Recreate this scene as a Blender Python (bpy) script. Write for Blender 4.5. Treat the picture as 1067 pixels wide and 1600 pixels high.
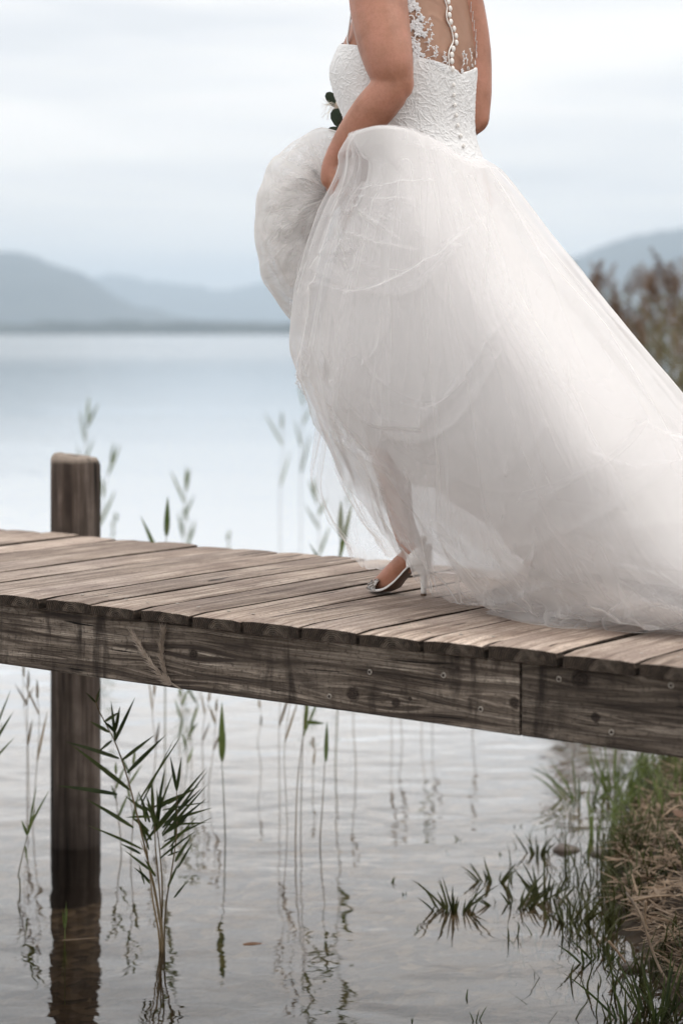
import bpy, bmesh, math, random
import numpy as np
from mathutils import Vector, Matrix

for o in list(bpy.data.objects):
    bpy.data.objects.remove(o, do_unlink=True)
scene = bpy.context.scene
COL = scene.collection
R = math.radians
random.seed(7)
rng = np.random.default_rng(11)

# ------------------------------------------------------------------ camera
CAMZ, DECK, F, HZ = 1.56, 0.96, 3125.0, 522.0
cam = bpy.data.cameras.new('camera')
cam.sensor_fit = 'VERTICAL'
cam.sensor_height = 36.0
cam.sensor_width = 24.0
cam.lens = 36.0 * F / 1600.0
cam.shift_y = -(800.0 - HZ) / 1600.0
cam.clip_start = 0.05
cam.clip_end = 60000
cam.dof.use_dof = True
cam.dof.focus_distance = 4.5
cam.dof.aperture_fstop = 2.8
camo = bpy.data.objects.new('camera', cam)
camo.location = (0, 0, CAMZ)
camo.rotation_euler = (R(90), 0, 0)
COL.objects.link(camo)
scene.camera = camo

# ------------------------------------------------------------------ sky and sun
SUN_EL, SUN_AZ = R(58), R(105)          # azimuth clockwise from +Y (the view direction)
world = bpy.data.worlds.new('World')
scene.world = world
world.use_nodes = True
nt = world.node_tree
nt.nodes.clear()
def wn(t, **kw):
    n = nt.nodes.new(t)
    for k, v in kw.items():
        setattr(n, k, v)
    return n
def wl(a, b):
    nt.links.new(a, b)
out = wn('ShaderNodeOutputWorld')
bg = wn('ShaderNodeBackground')
bg.inputs['Strength'].default_value = 0.1
sky = wn('ShaderNodeTexSky', sky_type='NISHITA', sun_disc=False)
sky.sun_elevation = SUN_EL
sky.sun_rotation = SUN_AZ
sky.air_density = 1.0
sky.dust_density = 2.0
tc = wn('ShaderNodeTexCoord')
sep = wn('ShaderNodeSeparateXYZ')
wl(tc.outputs['Generated'], sep.inputs[0])
mp = wn('ShaderNodeMapping')
mp.inputs['Scale'].default_value = (3.2, 3.2, 30.0)
mp.inputs['Rotation'].default_value = (0.0, R(1.5), 0.0)
wl(tc.outputs['Generated'], mp.inputs['Vector'])
nz = wn('ShaderNodeTexNoise')
nz.inputs['Scale'].default_value = 1.0
nz.inputs['Detail'].default_value = 5.0
nz.inputs['Roughness'].default_value = 0.5
nz.inputs['Distortion'].default_value = 0.3
wl(mp.outputs[0], nz.inputs['Vector'])
rp = wn('ShaderNodeValToRGB')
rp.color_ramp.elements[0].position = 0.33
rp.color_ramp.elements[0].color = (9.3, 9.3, 9.4, 1)
rp.color_ramp.elements[1].position = 0.62
rp.color_ramp.elements[1].color = (12.4, 11.9, 11.4, 1)
wl(nz.outputs['Fac'], rp.inputs[0])
# an overcast dome brightens evenly towards the zenith
ma = wn('ShaderNodeMath', operation='MULTIPLY_ADD', use_clamp=False)
mx0 = wn('ShaderNodeMath', operation='MAXIMUM')
wl(sep.outputs['Z'], mx0.inputs[0]); mx0.inputs[1].default_value = 0.0
wl(mx0.outputs[0], ma.inputs[0])
ma.inputs[1].default_value = 0.55
ma.inputs[2].default_value = 1.0
vm = wn('ShaderNodeVectorMath', operation='SCALE')
wl(rp.outputs['Color'], vm.inputs[0])
wl(ma.outputs[0], vm.inputs['Scale'])
mix = wn('ShaderNodeMixRGB')
mix.inputs['Fac'].default_value = 0.9
wl(sky.outputs[0], mix.inputs['Color1'])
wl(vm.outputs[0], mix.inputs['Color2'])
wl(mix.outputs[0], bg.inputs['Color'])
wl(bg.outputs[0], out.inputs['Surface'])

sun = bpy.data.lights.new('sun', 'SUN')
sun.energy = 1.0
sun.angle = R(35)
sun.color = (1.0, 0.96, 0.91)
suno = bpy.data.objects.new('sun', sun)
sd = Vector((math.sin(SUN_AZ) * math.cos(SUN_EL), math.cos(SUN_AZ) * math.cos(SUN_EL), math.sin(SUN_EL)))
suno.rotation_euler = (-sd).to_track_quat('-Z', 'Y').to_euler()
suno.location = (4, -2, 8)
COL.objects.link(suno)

scene.view_settings.view_transform = 'Standard'
scene.view_settings.look = 'None'
scene.view_settings.gamma = 1.0
scene.view_settings.exposure = 0.0
scene.cycles.transparent_max_bounces = 32
scene.cycles.max_bounces = 7
scene.cycles.diffuse_bounces = 3
scene.cycles.glossy_bounces = 3
scene.cycles.transmission_bounces = 6
scene.cycles.volume_bounces = 3
scene.cycles.use_denoising = True
scene.cycles.caustics_reflective = True
scene.cycles.caustics_refractive = False

# ------------------------------------------------------------------ helpers
def P(px, py, D):
    """the point of the place that stands D metres in front of the camera"""
    return np.array([(px - 533.5) / F * D, D, CAMZ - (py - HZ) / F * D])

def Pdeck(px, py, dz=0.0):
    return P(px, py, (CAMZ - DECK - dz) * F / (py - HZ))

def Pwater(px, py):
    D = CAMZ * F / (py - HZ)
    return P(px, py, D)

def mesh(name, v, f, mats, parent=None, smooth=True, midx=None):
    me = bpy.data.meshes.new(name)
    v = np.asarray(v, dtype=float)
    me.from_pydata(v.tolist(), [], [tuple(int(i) for i in q) for q in f])
    if not isinstance(mats, (list, tuple)):
        mats = [mats]
    for m in mats:
        me.materials.append(m)
    if midx is not None:
        me.polygons.foreach_set('material_index', np.asarray(midx, dtype=np.int32))
    if smooth:
        me.polygons.foreach_set('use_smooth', np.ones(len(me.polygons), dtype=bool))
    me.update()
    o = bpy.data.objects.new(name, me)
    COL.objects.link(o)
    if parent is not None:
        o.parent = parent
    return o

def empty(name, loc=(0, 0, 0)):
    o = bpy.data.objects.new(name, None)
    o.location = loc
    o.empty_display_size = 0.1
    COL.objects.link(o)
    return o

def adopt(o, parent):
    """parent o, keeping its mesh in world coordinates"""
    o.parent = parent
    o.location = -Vector(world_loc(parent))

def world_loc(o):
    l = Vector(o.location)
    while o.parent is not None:
        o = o.parent
        l = l + Vector(o.location)
    return l

def tag(o, label=None, cat=None, group=None, kind=None):
    if label: o['label'] = label
    if cat: o['category'] = cat
    if group: o['group'] = group
    if kind: o['kind'] = kind
    return o

def copy_tree(o, parent=None):
    c = o.copy()
    COL.objects.link(c)
    c.parent = parent
    for ch in list(o.children):
        copy_tree(ch, c)
    return c

class MB:
    def __init__(s):
        s.v, s.f, s.m, s.n = [], [], [], 0
    def add(s, v, f, m=0):
        v = np.asarray(v, dtype=float)
        s.v.append(v)
        for q in f:
            s.f.append(tuple(int(i) + s.n for i in q))
            s.m.append(m)
        s.n += len(v)
        return s
    def build(s, name, mats, parent=None, smooth=True):
        return mesh(name, np.concatenate(s.v), s.f, mats, parent, smooth, s.m)

def unit(a):
    a = np.asarray(a, float)
    return a / (np.linalg.norm(a) + 1e-12)

def catmull(pts, n):
    """n samples along a Catmull-Rom curve through the rows of pts"""
    pts = np.asarray(pts, float)
    k = len(pts)
    t = np.linspace(0, k - 1, n)
    i = np.clip(t.astype(int), 0, k - 2)
    f = (t - i).reshape((-1,) + (1,) * (pts.ndim - 1))
    ext = np.concatenate([(2 * pts[0] - pts[1])[None], pts, (2 * pts[-1] - pts[-2])[None]])
    p0, p1, p2, p3 = ext[i], ext[i + 1], ext[i + 2], ext[i + 3]
    return 0.5 * (2 * p1 + (p2 - p0) * f + (2 * p0 - 5 * p1 + 4 * p2 - p3) * f ** 2 + (3 * p1 - p0 - 3 * p2 + p3) * f ** 3)

def tube(pts, rad, seg=10, cap=True, flat=None):
    pts = np.asarray(pts, float)
    n = len(pts)
    rad = np.broadcast_to(np.asarray(rad, float), (n,))
    tg = np.gradient(pts, axis=0)
    v, f = [], []
    up = np.array([0.0, 0, 1]) if abs(unit(tg[0])[2]) < 0.9 else np.array([1.0, 0, 0])
    for i in range(n):
        t = unit(tg[i])
        a = unit(np.cross(t, up)); b = np.cross(a, t)
        up = b
        fb = 1.0 if flat is None else flat
        for k in range(seg):
            w = 2 * math.pi * k / seg
            v.append(pts[i] + rad[i] * (math.cos(w) * a + fb * math.sin(w) * b))
    for i in range(n - 1):
        for k in range(seg):
            k2 = (k + 1) % seg
            f.append((i * seg + k, i * seg + k2, (i + 1) * seg + k2, (i + 1) * seg + k))
    if cap:
        f.append(tuple(range(seg - 1, -1, -1)))
        f.append(tuple((n - 1) * seg + k for k in range(seg)))
    return v, f

def ball(c, r, rot=None, nu=12, nv=8):
    r = np.broadcast_to(np.asarray(r, float), (3,))
    v = [np.array([0, 0, 1.0])]
    for i in range(1, nv):
        for k in range(nu):
            a, b = math.pi * i / nv, 2 * math.pi * k / nu
            v.append(np.array([math.sin(a) * math.cos(b), math.sin(a) * math.sin(b), math.cos(a)]))
    v.append(np.array([0, 0, -1.0]))
    v = np.array(v) * r
    if rot is not None:
        v = v @ np.asarray(rot).T
    v = v + np.asarray(c)
    f = []
    for k in range(nu):
        f.append((0, 1 + k, 1 + (k + 1) % nu))
        f.append((len(v) - 1, 1 + (nv - 2) * nu + (k + 1) % nu, 1 + (nv - 2) * nu + k))
    for i in range(nv - 2):
        for k in range(nu):
            a, b = 1 + i * nu + k, 1 + i * nu + (k + 1) % nu
            f.append((a, a + nu, b + nu, b))
    return v, f

def gridfaces(nr, nc, wrap=False):
    i, j = np.meshgrid(np.arange(nr - 1), np.arange(nc if wrap else nc - 1), indexing='ij')
    j2 = (j + 1) % nc
    return np.stack([i * nc + j, i * nc + j2, (i + 1) * nc + j2, (i + 1) * nc + j], -1).reshape(-1, 4)

def gridmesh(name, V, mats, parent=None, wrap=False, smooth=True, mask=None):
    nr, nc = V.shape[:2]
    f = gridfaces(nr, nc, wrap)
    if mask is not None:
        f = f[mask.reshape(-1)]
    me = bpy.data.meshes.new(name)
    me.vertices.add(nr * nc)
    me.vertices.foreach_set('co', V.reshape(-1).astype(np.float32))
    me.loops.add(f.size)
    me.loops.foreach_set('vertex_index', f.reshape(-1).astype(np.int32))
    me.polygons.add(len(f))
    me.polygons.foreach_set('loop_start', np.arange(0, f.size, 4, dtype=np.int32))
    me.update(calc_edges=True)
    me.validate()
    me.polygons.foreach_set('use_smooth', np.full(len(me.polygons), smooth, dtype=bool))
    for m in (mats if isinstance(mats, (list, tuple)) else [mats]):
        me.materials.append(m)
    o = bpy.data.objects.new(name, me)
    COL.objects.link(o)
    if parent is not None:
        o.parent = parent
    return o

# gradient noise, vectorised
_perm = np.random.default_rng(3).permutation(256)
_perm = np.concatenate([_perm, _perm, _perm])
_grad = np.random.default_rng(5).normal(size=(256, 3))
_grad /= np.linalg.norm(_grad, axis=1)[:, None]
def noise3(x, y, z=0.0):
    x, y, z = np.broadcast_arrays(np.asarray(x, float), np.asarray(y, float), np.asarray(z, float))
    xi, yi, zi = np.floor(x).astype(int), np.floor(y).astype(int), np.floor(z).astype(int)
    xf, yf, zf = x - xi, y - yi, z - zi
    u, v, w = [t * t * t * (t * (t * 6 - 15) + 10) for t in (xf, yf, zf)]
    def g(a, b, c):
        h = _perm[(_perm[(_perm[(xi + a) & 255] + yi + b) & 255] + zi + c) & 255]
        gr = _grad[h]
        return gr[..., 0] * (xf - a) + gr[..., 1] * (yf - b) + gr[..., 2] * (zf - c)
    def L(a, b, t): return a + t * (b - a)
    return 1.6 * L(L(L(g(0,0,0), g(1,0,0), u), L(g(0,1,0), g(1,1,0), u), v),
             L(L(g(0,0,1), g(1,0,1), u), L(g(0,1,1), g(1,1,1), u), v), w)

def ridge(x, y, z=0.0, p=3.0):
    return np.clip(1 - np.abs(noise3(x, y, z)) * 2.2, 0, 1) ** p

def segdist(px, py, poly):
    """distance in the plane to a polyline, and how far along it (0..1)"""
    best = np.full(px.shape, 1e9); along = np.zeros(px.shape); sgn = np.ones(px.shape)
    n = len(poly) - 1
    for i in range(n):
        (x0, y0), (x1, y1) = poly[i], poly[i + 1]
        dx, dy = x1 - x0, y1 - y0
        t = np.clip(((px - x0) * dx + (py - y0) * dy) / (dx * dx + dy * dy + 1e-9), 0, 1)
        d = np.hypot(px - x0 - t * dx, py - y0 - t * dy)
        m = d < best
        sgn = np.where(m, np.sign((px - x0) * dy - (py - y0) * dx), sgn)
        best = np.where(m, d, best); along = np.where(m, (i + t) / n, along)
    return best, along, sgn

# ------------------------------------------------------------------ materials
class Mat:
    def __init__(s, name):
        s.m = bpy.data.materials.new(name)
        s.m.use_nodes = True
        s.t = s.m.node_tree
        s.t.nodes.clear()
        s.out = s.n('ShaderNodeOutputMaterial')
    def n(s, typ, **kw):
        x = s.t.nodes.new(typ)
        for k, v in kw.items():
            if k.startswith('i_'):
                x.inputs[k[2:].replace('_', ' ')].default_value = v
            else:
                setattr(x, k, v)
        return x
    def l(s, a, b):
        s.t.links.new(a, b)
    def math(s, op, a, b=None, c=None, clamp=False):
        x = s.n('ShaderNodeMath', operation=op, use_clamp=clamp)
        for i, q in enumerate((a, b, c)):
            if q is None: continue
            if hasattr(q, 'links') or hasattr(q, 'is_linked'): s.l(q, x.inputs[i])
            else: x.inputs[i].default_value = q
        return x.outputs[0]
    def coords(s, kind='Object', scale=(1, 1, 1), rot=(0, 0, 0), loc=None):
        c = s.n('ShaderNodeTexCoord')
        m = s.n('ShaderNodeMapping')
        m.inputs['Scale'].default_value = scale
        m.inputs['Rotation'].default_value = rot
        s.l(c.outputs[kind], m.inputs['Vector'])
        if loc is not None:
            if hasattr(loc, 'is_linked'): s.l(loc, m.inputs['Location'])
            else: m.inputs['Location'].default_value = loc
        return m.outputs[0]
    def noise(s, vec, scale, detail=4, rough=0.55, dist=0.0):
        x = s.n('ShaderNodeTexNoise')
        x.inputs['Scale'].default_value = scale
        x.inputs['Detail'].default_value = detail
        x.inputs['Roughness'].default_value = rough
        x.inputs['Distortion'].default_value = dist
        s.l(vec, x.inputs['Vector'])
        return x.outputs['Fac']
    def ramp(s, fac, stops):
        x = s.n('ShaderNodeValToRGB')
        e = x.color_ramp.elements
        while len(e) < len(stops): e.new(0.5)
        for q, (p, c) in zip(e, stops):
            q.position = p
            q.color = (c, c, c, 1) if not hasattr(c, '__len__') else (*c, 1)
        s.l(fac, x.inputs[0])
        return x.outputs[0]
    def mix(s, fac, a, b, blend='MIX'):
        x = s.n('ShaderNodeMixRGB', blend_type=blend)
        for key, q in (('Fac', fac), ('Color1', a), ('Color2', b)):
            if hasattr(q, 'is_linked'): s.l(q, x.inputs[key])
            else: x.inputs[key].default_value = q if key == 'Fac' else (*q, 1)
        return x.outputs[0]
    def bump(s, h, strength=0.5, dist=0.01, normal=None):
        x = s.n('ShaderNodeBump')
        x.inputs['Strength'].default_value = strength
        x.inputs['Distance'].default_value = dist
        s.l(h, x.inputs['Height'])
        if normal is not None: s.l(normal, x.inputs['Normal'])
        return x.outputs[0]
    def pbr(s, color, rough=0.6, normal=None, spec=0.5, **kw):
        b = s.n('ShaderNodeBsdfPrincipled')
        for key, q in (('Base Color', color), ('Roughness', rough)):
            if hasattr(q, 'is_linked'): s.l(q, b.inputs[key])
            else: b.inputs[key].default_value = (*q, 1) if key == 'Base Color' else q
        b.inputs['Specular IOR Level'].default_value = spec
        for k, v in kw.items():
            b.inputs[k.replace('_', ' ')].default_value = v
        if normal is not None: s.l(normal, b.inputs['Normal'])
        s.l(b.outputs[0], s.out.inputs['Surface'])
        return b
    def random_loc(s, k=37.0):
        oi = s.n('ShaderNodeObjectInfo')
        v = s.n('ShaderNodeCombineXYZ')
        s.l(s.math('MULTIPLY', oi.outputs['Random'], k), v.inputs[0])
        s.l(s.math('MULTIPLY', oi.outputs['Random'], k * 1.7), v.inputs[1])
        s.l(s.math('MULTIPLY', oi.outputs['Random'], k * 0.6), v.inputs[2])
        return v.outputs[0], oi.outputs['Random']

def wood_deck():
    m = Mat('weathered_deck_wood')
    loc, rnd = m.random_loc()
    c = m.coords('Object', (1, 1, 1), loc=loc)
    st = m.n('ShaderNodeMapping'); st.inputs['Scale'].default_value = (1.4, 34, 34); m.l(c, st.inputs[0])
    grain = m.noise(st.outputs[0], 2.2, 7, 0.62, 0.35)
    st2 = m.n('ShaderNodeMapping'); st2.inputs['Scale'].default_value = (3.0, 160, 160); m.l(c, st2.inputs[0])
    fine = m.noise(st2.outputs[0], 2.0, 4, 0.6)
    blot = m.noise(c, 5.0, 5, 0.6, 0.4)
    big = m.noise(c, 1.6, 3, 0.5)
    col = m.ramp(grain, [(0.30, (0.11, 0.075, 0.058)), (0.48, (0.42, 0.33, 0.265)), (0.66, (0.70, 0.585, 0.495))])
    col = m.mix(m.ramp(fine, [(0.33, 0.65), (0.5, 0.0)]), col, (0.12, 0.085, 0.07))
    col = m.mix(m.ramp(blot, [(0.42, 0.55), (0.58, 0.0)]), col, (0.19, 0.135, 0.11))
    col = m.mix(m.ramp(big, [(0.5, 0.0), (0.7, 0.35)]), col, (0.56, 0.47, 0.42))
    st3 = m.n('ShaderNodeMapping'); st3.inputs['Scale'].default_value = (2.2, 42, 42); m.l(c, st3.inputs[0])
    cr = m.noise(st3.outputs[0], 1.7, 2, 0.4, 0.2)
    crack = m.ramp(cr, [(0.285, 1.0), (0.31, 0.0)])
    col = m.mix(crack, col, (0.03, 0.02, 0.017))
    pit = m.noise(c, 150, 3, 0.7)
    col = m.mix(m.ramp(pit, [(0.34, 0.7), (0.44, 0.0)]), col, (0.10, 0.07, 0.055))
    tint = m.math('MULTIPLY_ADD', rnd, 0.55, 0.74)
    hv = m.n('ShaderNodeHueSaturation'); m.l(col, hv.inputs['Color']); m.l(tint, hv.inputs['Value'])
    h = m.math('ADD', grain, m.math('MULTIPLY', fine, 0.5))
    h = m.math('SUBTRACT', h, m.math('MULTIPLY', crack, 1.6))
    m.pbr(hv.outputs[0], 0.78, m.bump(h, 0.8, 0.004), 0.25)
    return m.m

def wood_end():
    m = Mat('plank_end_grain')
    loc, rnd = m.random_loc(3.0)
    c = m.coords('Object', (1, 1, 1))
    mp = m.n('ShaderNodeMapping'); mp.inputs['Scale'].default_value = (0.01, 1, 1.25); m.l(c, mp.inputs[0])
    sh = m.n('ShaderNodeVectorMath', operation='ADD'); m.l(mp.outputs[0], sh.inputs[0]); sh.inputs[1].default_value = (0, 0.01, 0.035)
    w = m.n('ShaderNodeTexWave', wave_type='RINGS', rings_direction='X')
    w.inputs['Scale'].default_value = 62; w.inputs['Distortion'].default_value = 2.5; w.inputs['Detail'].default_value = 3
    m.l(sh.outputs[0], w.inputs['Vector'])
    n = m.noise(c, 60, 5, 0.65)
    n2 = m.noise(c, 14, 4, 0.6)
    col = m.mix(w.outputs['Fac'], (0.03, 0.022, 0.017), (0.095, 0.071, 0.055))
    col = m.mix(m.ramp(n, [(0.4, 0.8), (0.6, 0.0)]), col, (0.025, 0.02, 0.016))
    col = m.mix(m.ramp(n2, [(0.52, 0.0), (0.68, 0.6)]), col, (0.19, 0.155, 0.125))
    m.pbr(col, 0.9, m.bump(m.math('ADD', w.outputs['Fac'], n), 0.8, 0.004), 0.15)
    return m.m

def wood_beam(knots, name, tone=1.0):
    """beam wood in object space: x along, z up; knots are (x, z, radius)"""
    m = Mat(name)
    c = m.coords('Object')
    s = m.n('ShaderNodeSeparateXYZ'); m.l(c, s.inputs[0])
    push, core, rim = None, None, None
    for (kx, kz, kr) in knots:
        dx = m.math('SUBTRACT', s.outputs['X'], kx)
        dz = m.math('SUBTRACT', s.outputs['Z'], kz)
        r2 = m.math('ADD', m.math('MULTIPLY', m.math('MULTIPLY', dx, dx), 0.8), m.math('MULTIPLY', dz, dz))
        e = m.math('POWER', 2.718, m.math('MULTIPLY', r2, -1.0 / (2.4 * kr) ** 2))
        far = m.math('POWER', 2.718, m.math('MULTIPLY', m.math('ADD', m.math('MULTIPLY', m.math('MULTIPLY', dx, dx), 0.12), m.math('MULTIPLY', dz, dz)), -1.0 / (2.6 * kr) ** 2))
        p = m.math('MULTIPLY', m.math('MULTIPLY', far, m.math('SIGN', dz)), 1.1 * kr)
        kn_ = m.noise(c, 70, 3, 0.6)
        r = m.math('ADD', m.math('DIVIDE', m.math('SQRT', r2), kr), m.math('MULTIPLY_ADD', kn_, 1.1, -0.45))
        k = m.math('SUBTRACT', 1.15, r, clamp=True)
        push = p if push is None else m.math('ADD', push, p)
        core = k if core is None else m.math('MAXIMUM', core, k)
    zz = m.math('SUBTRACT', s.outputs['Z'], push) if push is not None else s.outputs['Z']
    cb = m.n('ShaderNodeCombineXYZ')
    m.l(m.math('MULTIPLY', s.outputs['X'], 1.6), cb.inputs[0])
    m.l(m.math('MULTIPLY', s.outputs['Y'], 20.0), cb.inputs[1])
    m.l(m.math('MULTIPLY', zz, 36.0), cb.inputs[2])
    grain = m.noise(cb.outputs[0], 1.5, 7, 0.6, 0.5)
    cb2 = m.n('ShaderNodeCombineXYZ')
    m.l(m.math('MULTIPLY', s.outputs['X'], 2.0), cb2.inputs[0])
    m.l(m.math('MULTIPLY', zz, 140.0), cb2.inputs[2])
    fine = m.noise(cb2.outputs[0], 1.5, 5, 0.6, 0.3)
    lines = m.math('SINE', m.math('MULTIPLY', m.math('ADD', m.math('MULTIPLY', zz, 36.0), m.math('MULTIPLY', grain, 7.0)), 6.0))
    blot = m.noise(c, 7, 6, 0.65, 0.3)
    # dark runs below the plank joints: tall narrow stains with their own shape
    ms = m.n('ShaderNodeMapping'); ms.inputs['Scale'].default_value = (9.0, 1, 2.0); m.l(c, ms.inputs[0])
    stain = m.noise(ms.outputs[0], 1.4, 5, 0.65, 0.5)
    col = m.ramp(grain, [(0.32, (0.035, 0.027, 0.023)), (0.45, (0.13, 0.103, 0.081)), (0.55, (0.27, 0.222, 0.180)), (0.68, (0.48, 0.41, 0.34))])
    col = m.mix(m.math('MULTIPLY', m.ramp(lines, [(0.45, 0.0), (0.95, 1.0)]), m.ramp(blot, [(0.4, 0.15), (0.6, 0.75)])), col, (0.05, 0.038, 0.032))
    col = m.mix(m.ramp(fine, [(0.36, 0.7), (0.5, 0.0)]), col, (0.045, 0.034, 0.03))
    col = m.mix(m.ramp(blot, [(0.36, 0.6), (0.48, 0.0)]), col, (0.04, 0.03, 0.025))
    col = m.mix(m.ramp(stain, [(0.36, 0.85), (0.47, 0.0)]), col, (0.028, 0.021, 0.018))
    grit = m.noise(c, 95, 4, 0.7)
    col = m.mix(m.ramp(grit, [(0.36, 0.65), (0.47, 0.0)]), col, (0.05, 0.039, 0.031))
    cbk = m.n('ShaderNodeCombineXYZ'); m.l(m.math('MULTIPLY', s.outputs['X'], 3.2), cbk.inputs[0]); m.l(m.math('MULTIPLY', zz, 75.0), cbk.inputs[2])
    split = m.ramp(m.noise(cbk.outputs[0], 1.3, 2, 0.4, 0.3), [(0.285, 1.0), (0.315, 0.0)])
    col = m.mix(split, col, (0.012, 0.009, 0.007))
    if core is not None:
        ringc = m.ramp(m.math('SINE', m.math('MULTIPLY', core, 26.0)), [(0.2, (0.022, 0.016, 0.013)), (0.9, (0.075, 0.056, 0.045))])
        col = m.mix(m.ramp(core, [(0.0, 0.0), (0.35, 0.95)]), col, ringc)
    hv = m.n('ShaderNodeHueSaturation'); m.l(col, hv.inputs['Color']); hv.inputs['Value'].default_value = tone; hv.inputs['Saturation'].default_value = 1.0
    h = m.math('ADD', m.math('ADD', grain, m.math('MULTIPLY', fine, 0.7)), m.math('SUBTRACT', m.math('MULTIPLY', lines, -0.12), m.math('MULTIPLY', split, 1.5)))
    m.pbr(hv.outputs[0], 0.85, m.bump(h, 0.9, 0.007), 0.2)
    return m.m

def wood_post():
    m = Mat('weathered_post_wood')
    c = m.coords('Object')
    st = m.n('ShaderNodeMapping'); st.inputs['Scale'].default_value = (22, 22, 1.3); m.l(c, st.inputs[0])
    grain = m.noise(st.outputs[0], 1.6, 6, 0.6, 0.4)
    st2 = m.n('ShaderNodeMapping'); st2.inputs['Scale'].default_value = (75, 75, 2.0); m.l(c, st2.inputs[0])
    fine = m.noise(st2.outputs[0], 1.6, 4, 0.6)
    blot = m.noise(c, 9, 5, 0.6)
    col = m.ramp(grain, [(0.32, (0.03, 0.022, 0.018)), (0.5, (0.10, 0.077, 0.063)), (0.68, (0.20, 0.162, 0.138))])
    col = m.mix(m.ramp(fine, [(0.34, 0.8), (0.48, 0.0)]), col, (0.04, 0.03, 0.025))
    col = m.mix(m.ramp(blot, [(0.4, 0.5), (0.55, 0.0)]), col, (0.06, 0.045, 0.037))
    s = m.n('ShaderNodeSeparateXYZ'); m.l(c, s.inputs[0])
    wet = m.ramp(m.math('ADD', m.math('MULTIPLY', s.outputs['Z'], 1.0), m.math('MULTIPLY', blot, 0.16)), [(0.07, 0.85), (0.30, 0.0)])   # soaked foot of the pile
    col = m.mix(wet, col, (0.016, 0.012, 0.010))
    topc = m.ramp(m.math('ADD', m.math('SUBTRACT', s.outputs['Z'], 0.68), m.math('MULTIPLY', blot, 0.03)), [(0.500, 0.0), (0.515, 0.75)])
    col = m.mix(topc, col, (0.36, 0.30, 0.25))
    spl = m.ramp(m.noise(st.outputs[0], 0.9, 2, 0.4, 0.2), [(0.30, 1.0), (0.335, 0.0)])
    col = m.mix(spl, col, (0.010, 0.008, 0.006))
    m.pbr(col, 0.85, m.bump(m.math('SUBTRACT', m.math('ADD', grain, m.math('MULTIPLY', fine, 0.6)), m.math('MULTIPLY', spl, 1.5)), 0.9, 0.006), 0.2)
    return m.m

def simple(name, col, rough=0.6, nscale=0, var=0.25, spec=0.4, bump=0.0, bscale=80, **kw):
    m = Mat(name)
    c = m.coords('Object')
    color = col
    if nscale:
        f = m.noise(c, nscale, 4, 0.6)
        d = tuple(x * (1 - var) for x in col); b = tuple(min(1, x * (1 + var)) for x in col)
        color = m.ramp(f, [(0.3, d), (0.7, b)])
    nrm = m.bump(m.noise(c, bscale, 4, 0.6), bump, 0.004) if bump else None
    m.pbr(color, rough, nrm, spec, **kw)
    return m.m

def leafmat(name, dark, light, trans=0.35):
    m = Mat(name)
    loc, rnd = m.random_loc(9)
    c = m.coords('Object', loc=loc)
    f = m.noise(c, 14, 4, 0.6)
    f2 = m.math('ADD', m.math('MULTIPLY', f, 0.8), m.math('MULTIPLY', rnd, 0.35))
    col = m.ramp(f2, [(0.3, dark), (0.75, light)])
    d = m.n('ShaderNodeBsdfPrincipled'); m.l(col, d.inputs['Base Color']); d.inputs['Roughness'].default_value = 0.55
    d.inputs['Specular IOR Level'].default_value = 0.3
    t = m.n('ShaderNodeBsdfTranslucent'); m.l(col, t.inputs['Color'])
    x = m.n('ShaderNodeMixShader'); x.inputs[0].default_value = trans
    m.l(d.outputs[0], x.inputs[1]); m.l(t.outputs[0], x.inputs[2]); m.l(x.outputs[0], m.out.inputs['Surface'])
    return m.m

def tulle(name, a, col=(0.885, 0.872, 0.868), trans=0.45):
    """fine net: the threads cover more of what lies behind the more obliquely the net is seen"""
    m = Mat(name)
    lw = m.n('ShaderNodeLayerWeight'); lw.inputs['Blend'].default_value = 0.5
    cosv = m.math('MAXIMUM', m.math('SUBTRACT', 1.0, lw.outputs['Facing']), 0.09)
    clear = m.math('POWER', 1.0 - a, m.math('DIVIDE', 1.0, cosv))
    c = m.coords('Object')
    n = m.noise(c, 5.0, 3, 0.5)
    clear = m.math('POWER', clear, m.math('MULTIPLY_ADD', n, 0.9, 0.55))
    d = m.n('ShaderNodeBsdfDiffuse'); d.inputs['Color'].default_value = (*col, 1)
    t = m.n('ShaderNodeBsdfTranslucent'); t.inputs['Color'].default_value = (*col, 1)
    x = m.n('ShaderNodeMixShader'); x.inputs[0].default_value = trans
    m.l(d.outputs[0], x.inputs[1]); m.l(t.outputs[0], x.inputs[2])
    tr = m.n('ShaderNodeBsdfTransparent')
    y = m.n('ShaderNodeMixShader'); m.l(clear, y.inputs[0])
    m.l(x.outputs[0], y.inputs[1]); m.l(tr.outputs[0], y.inputs[2])
    m.l(y.outputs[0], m.out.inputs['Surface'])
    return m.m

def skinmat():
    m = Mat('skin')
    c = m.coords('Object')
    n = m.noise(c, 16, 5, 0.65); n2 = m.noise(c, 170, 4, 0.7)
    col = m.ramp(n, [(0.3, (0.30, 0.132, 0.080)), (0.5, (0.40, 0.185, 0.118)), (0.7, (0.47, 0.215, 0.148))])
    col = m.mix(m.ramp(n2, [(0.35, 0.25), (0.55, 0.0)]), col, (0.29, 0.115, 0.07))
    b = m.pbr(col, 0.45, m.bump(n2, 0.3, 0.002), 0.4)
    b.inputs['Subsurface Weight'].default_value = 0.12
    b.inputs['Subsurface Radius'].default_value = (0.012, 0.005, 0.003)
    b.inputs['Subsurface Scale'].default_value = 0.5
    return m.m

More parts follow.
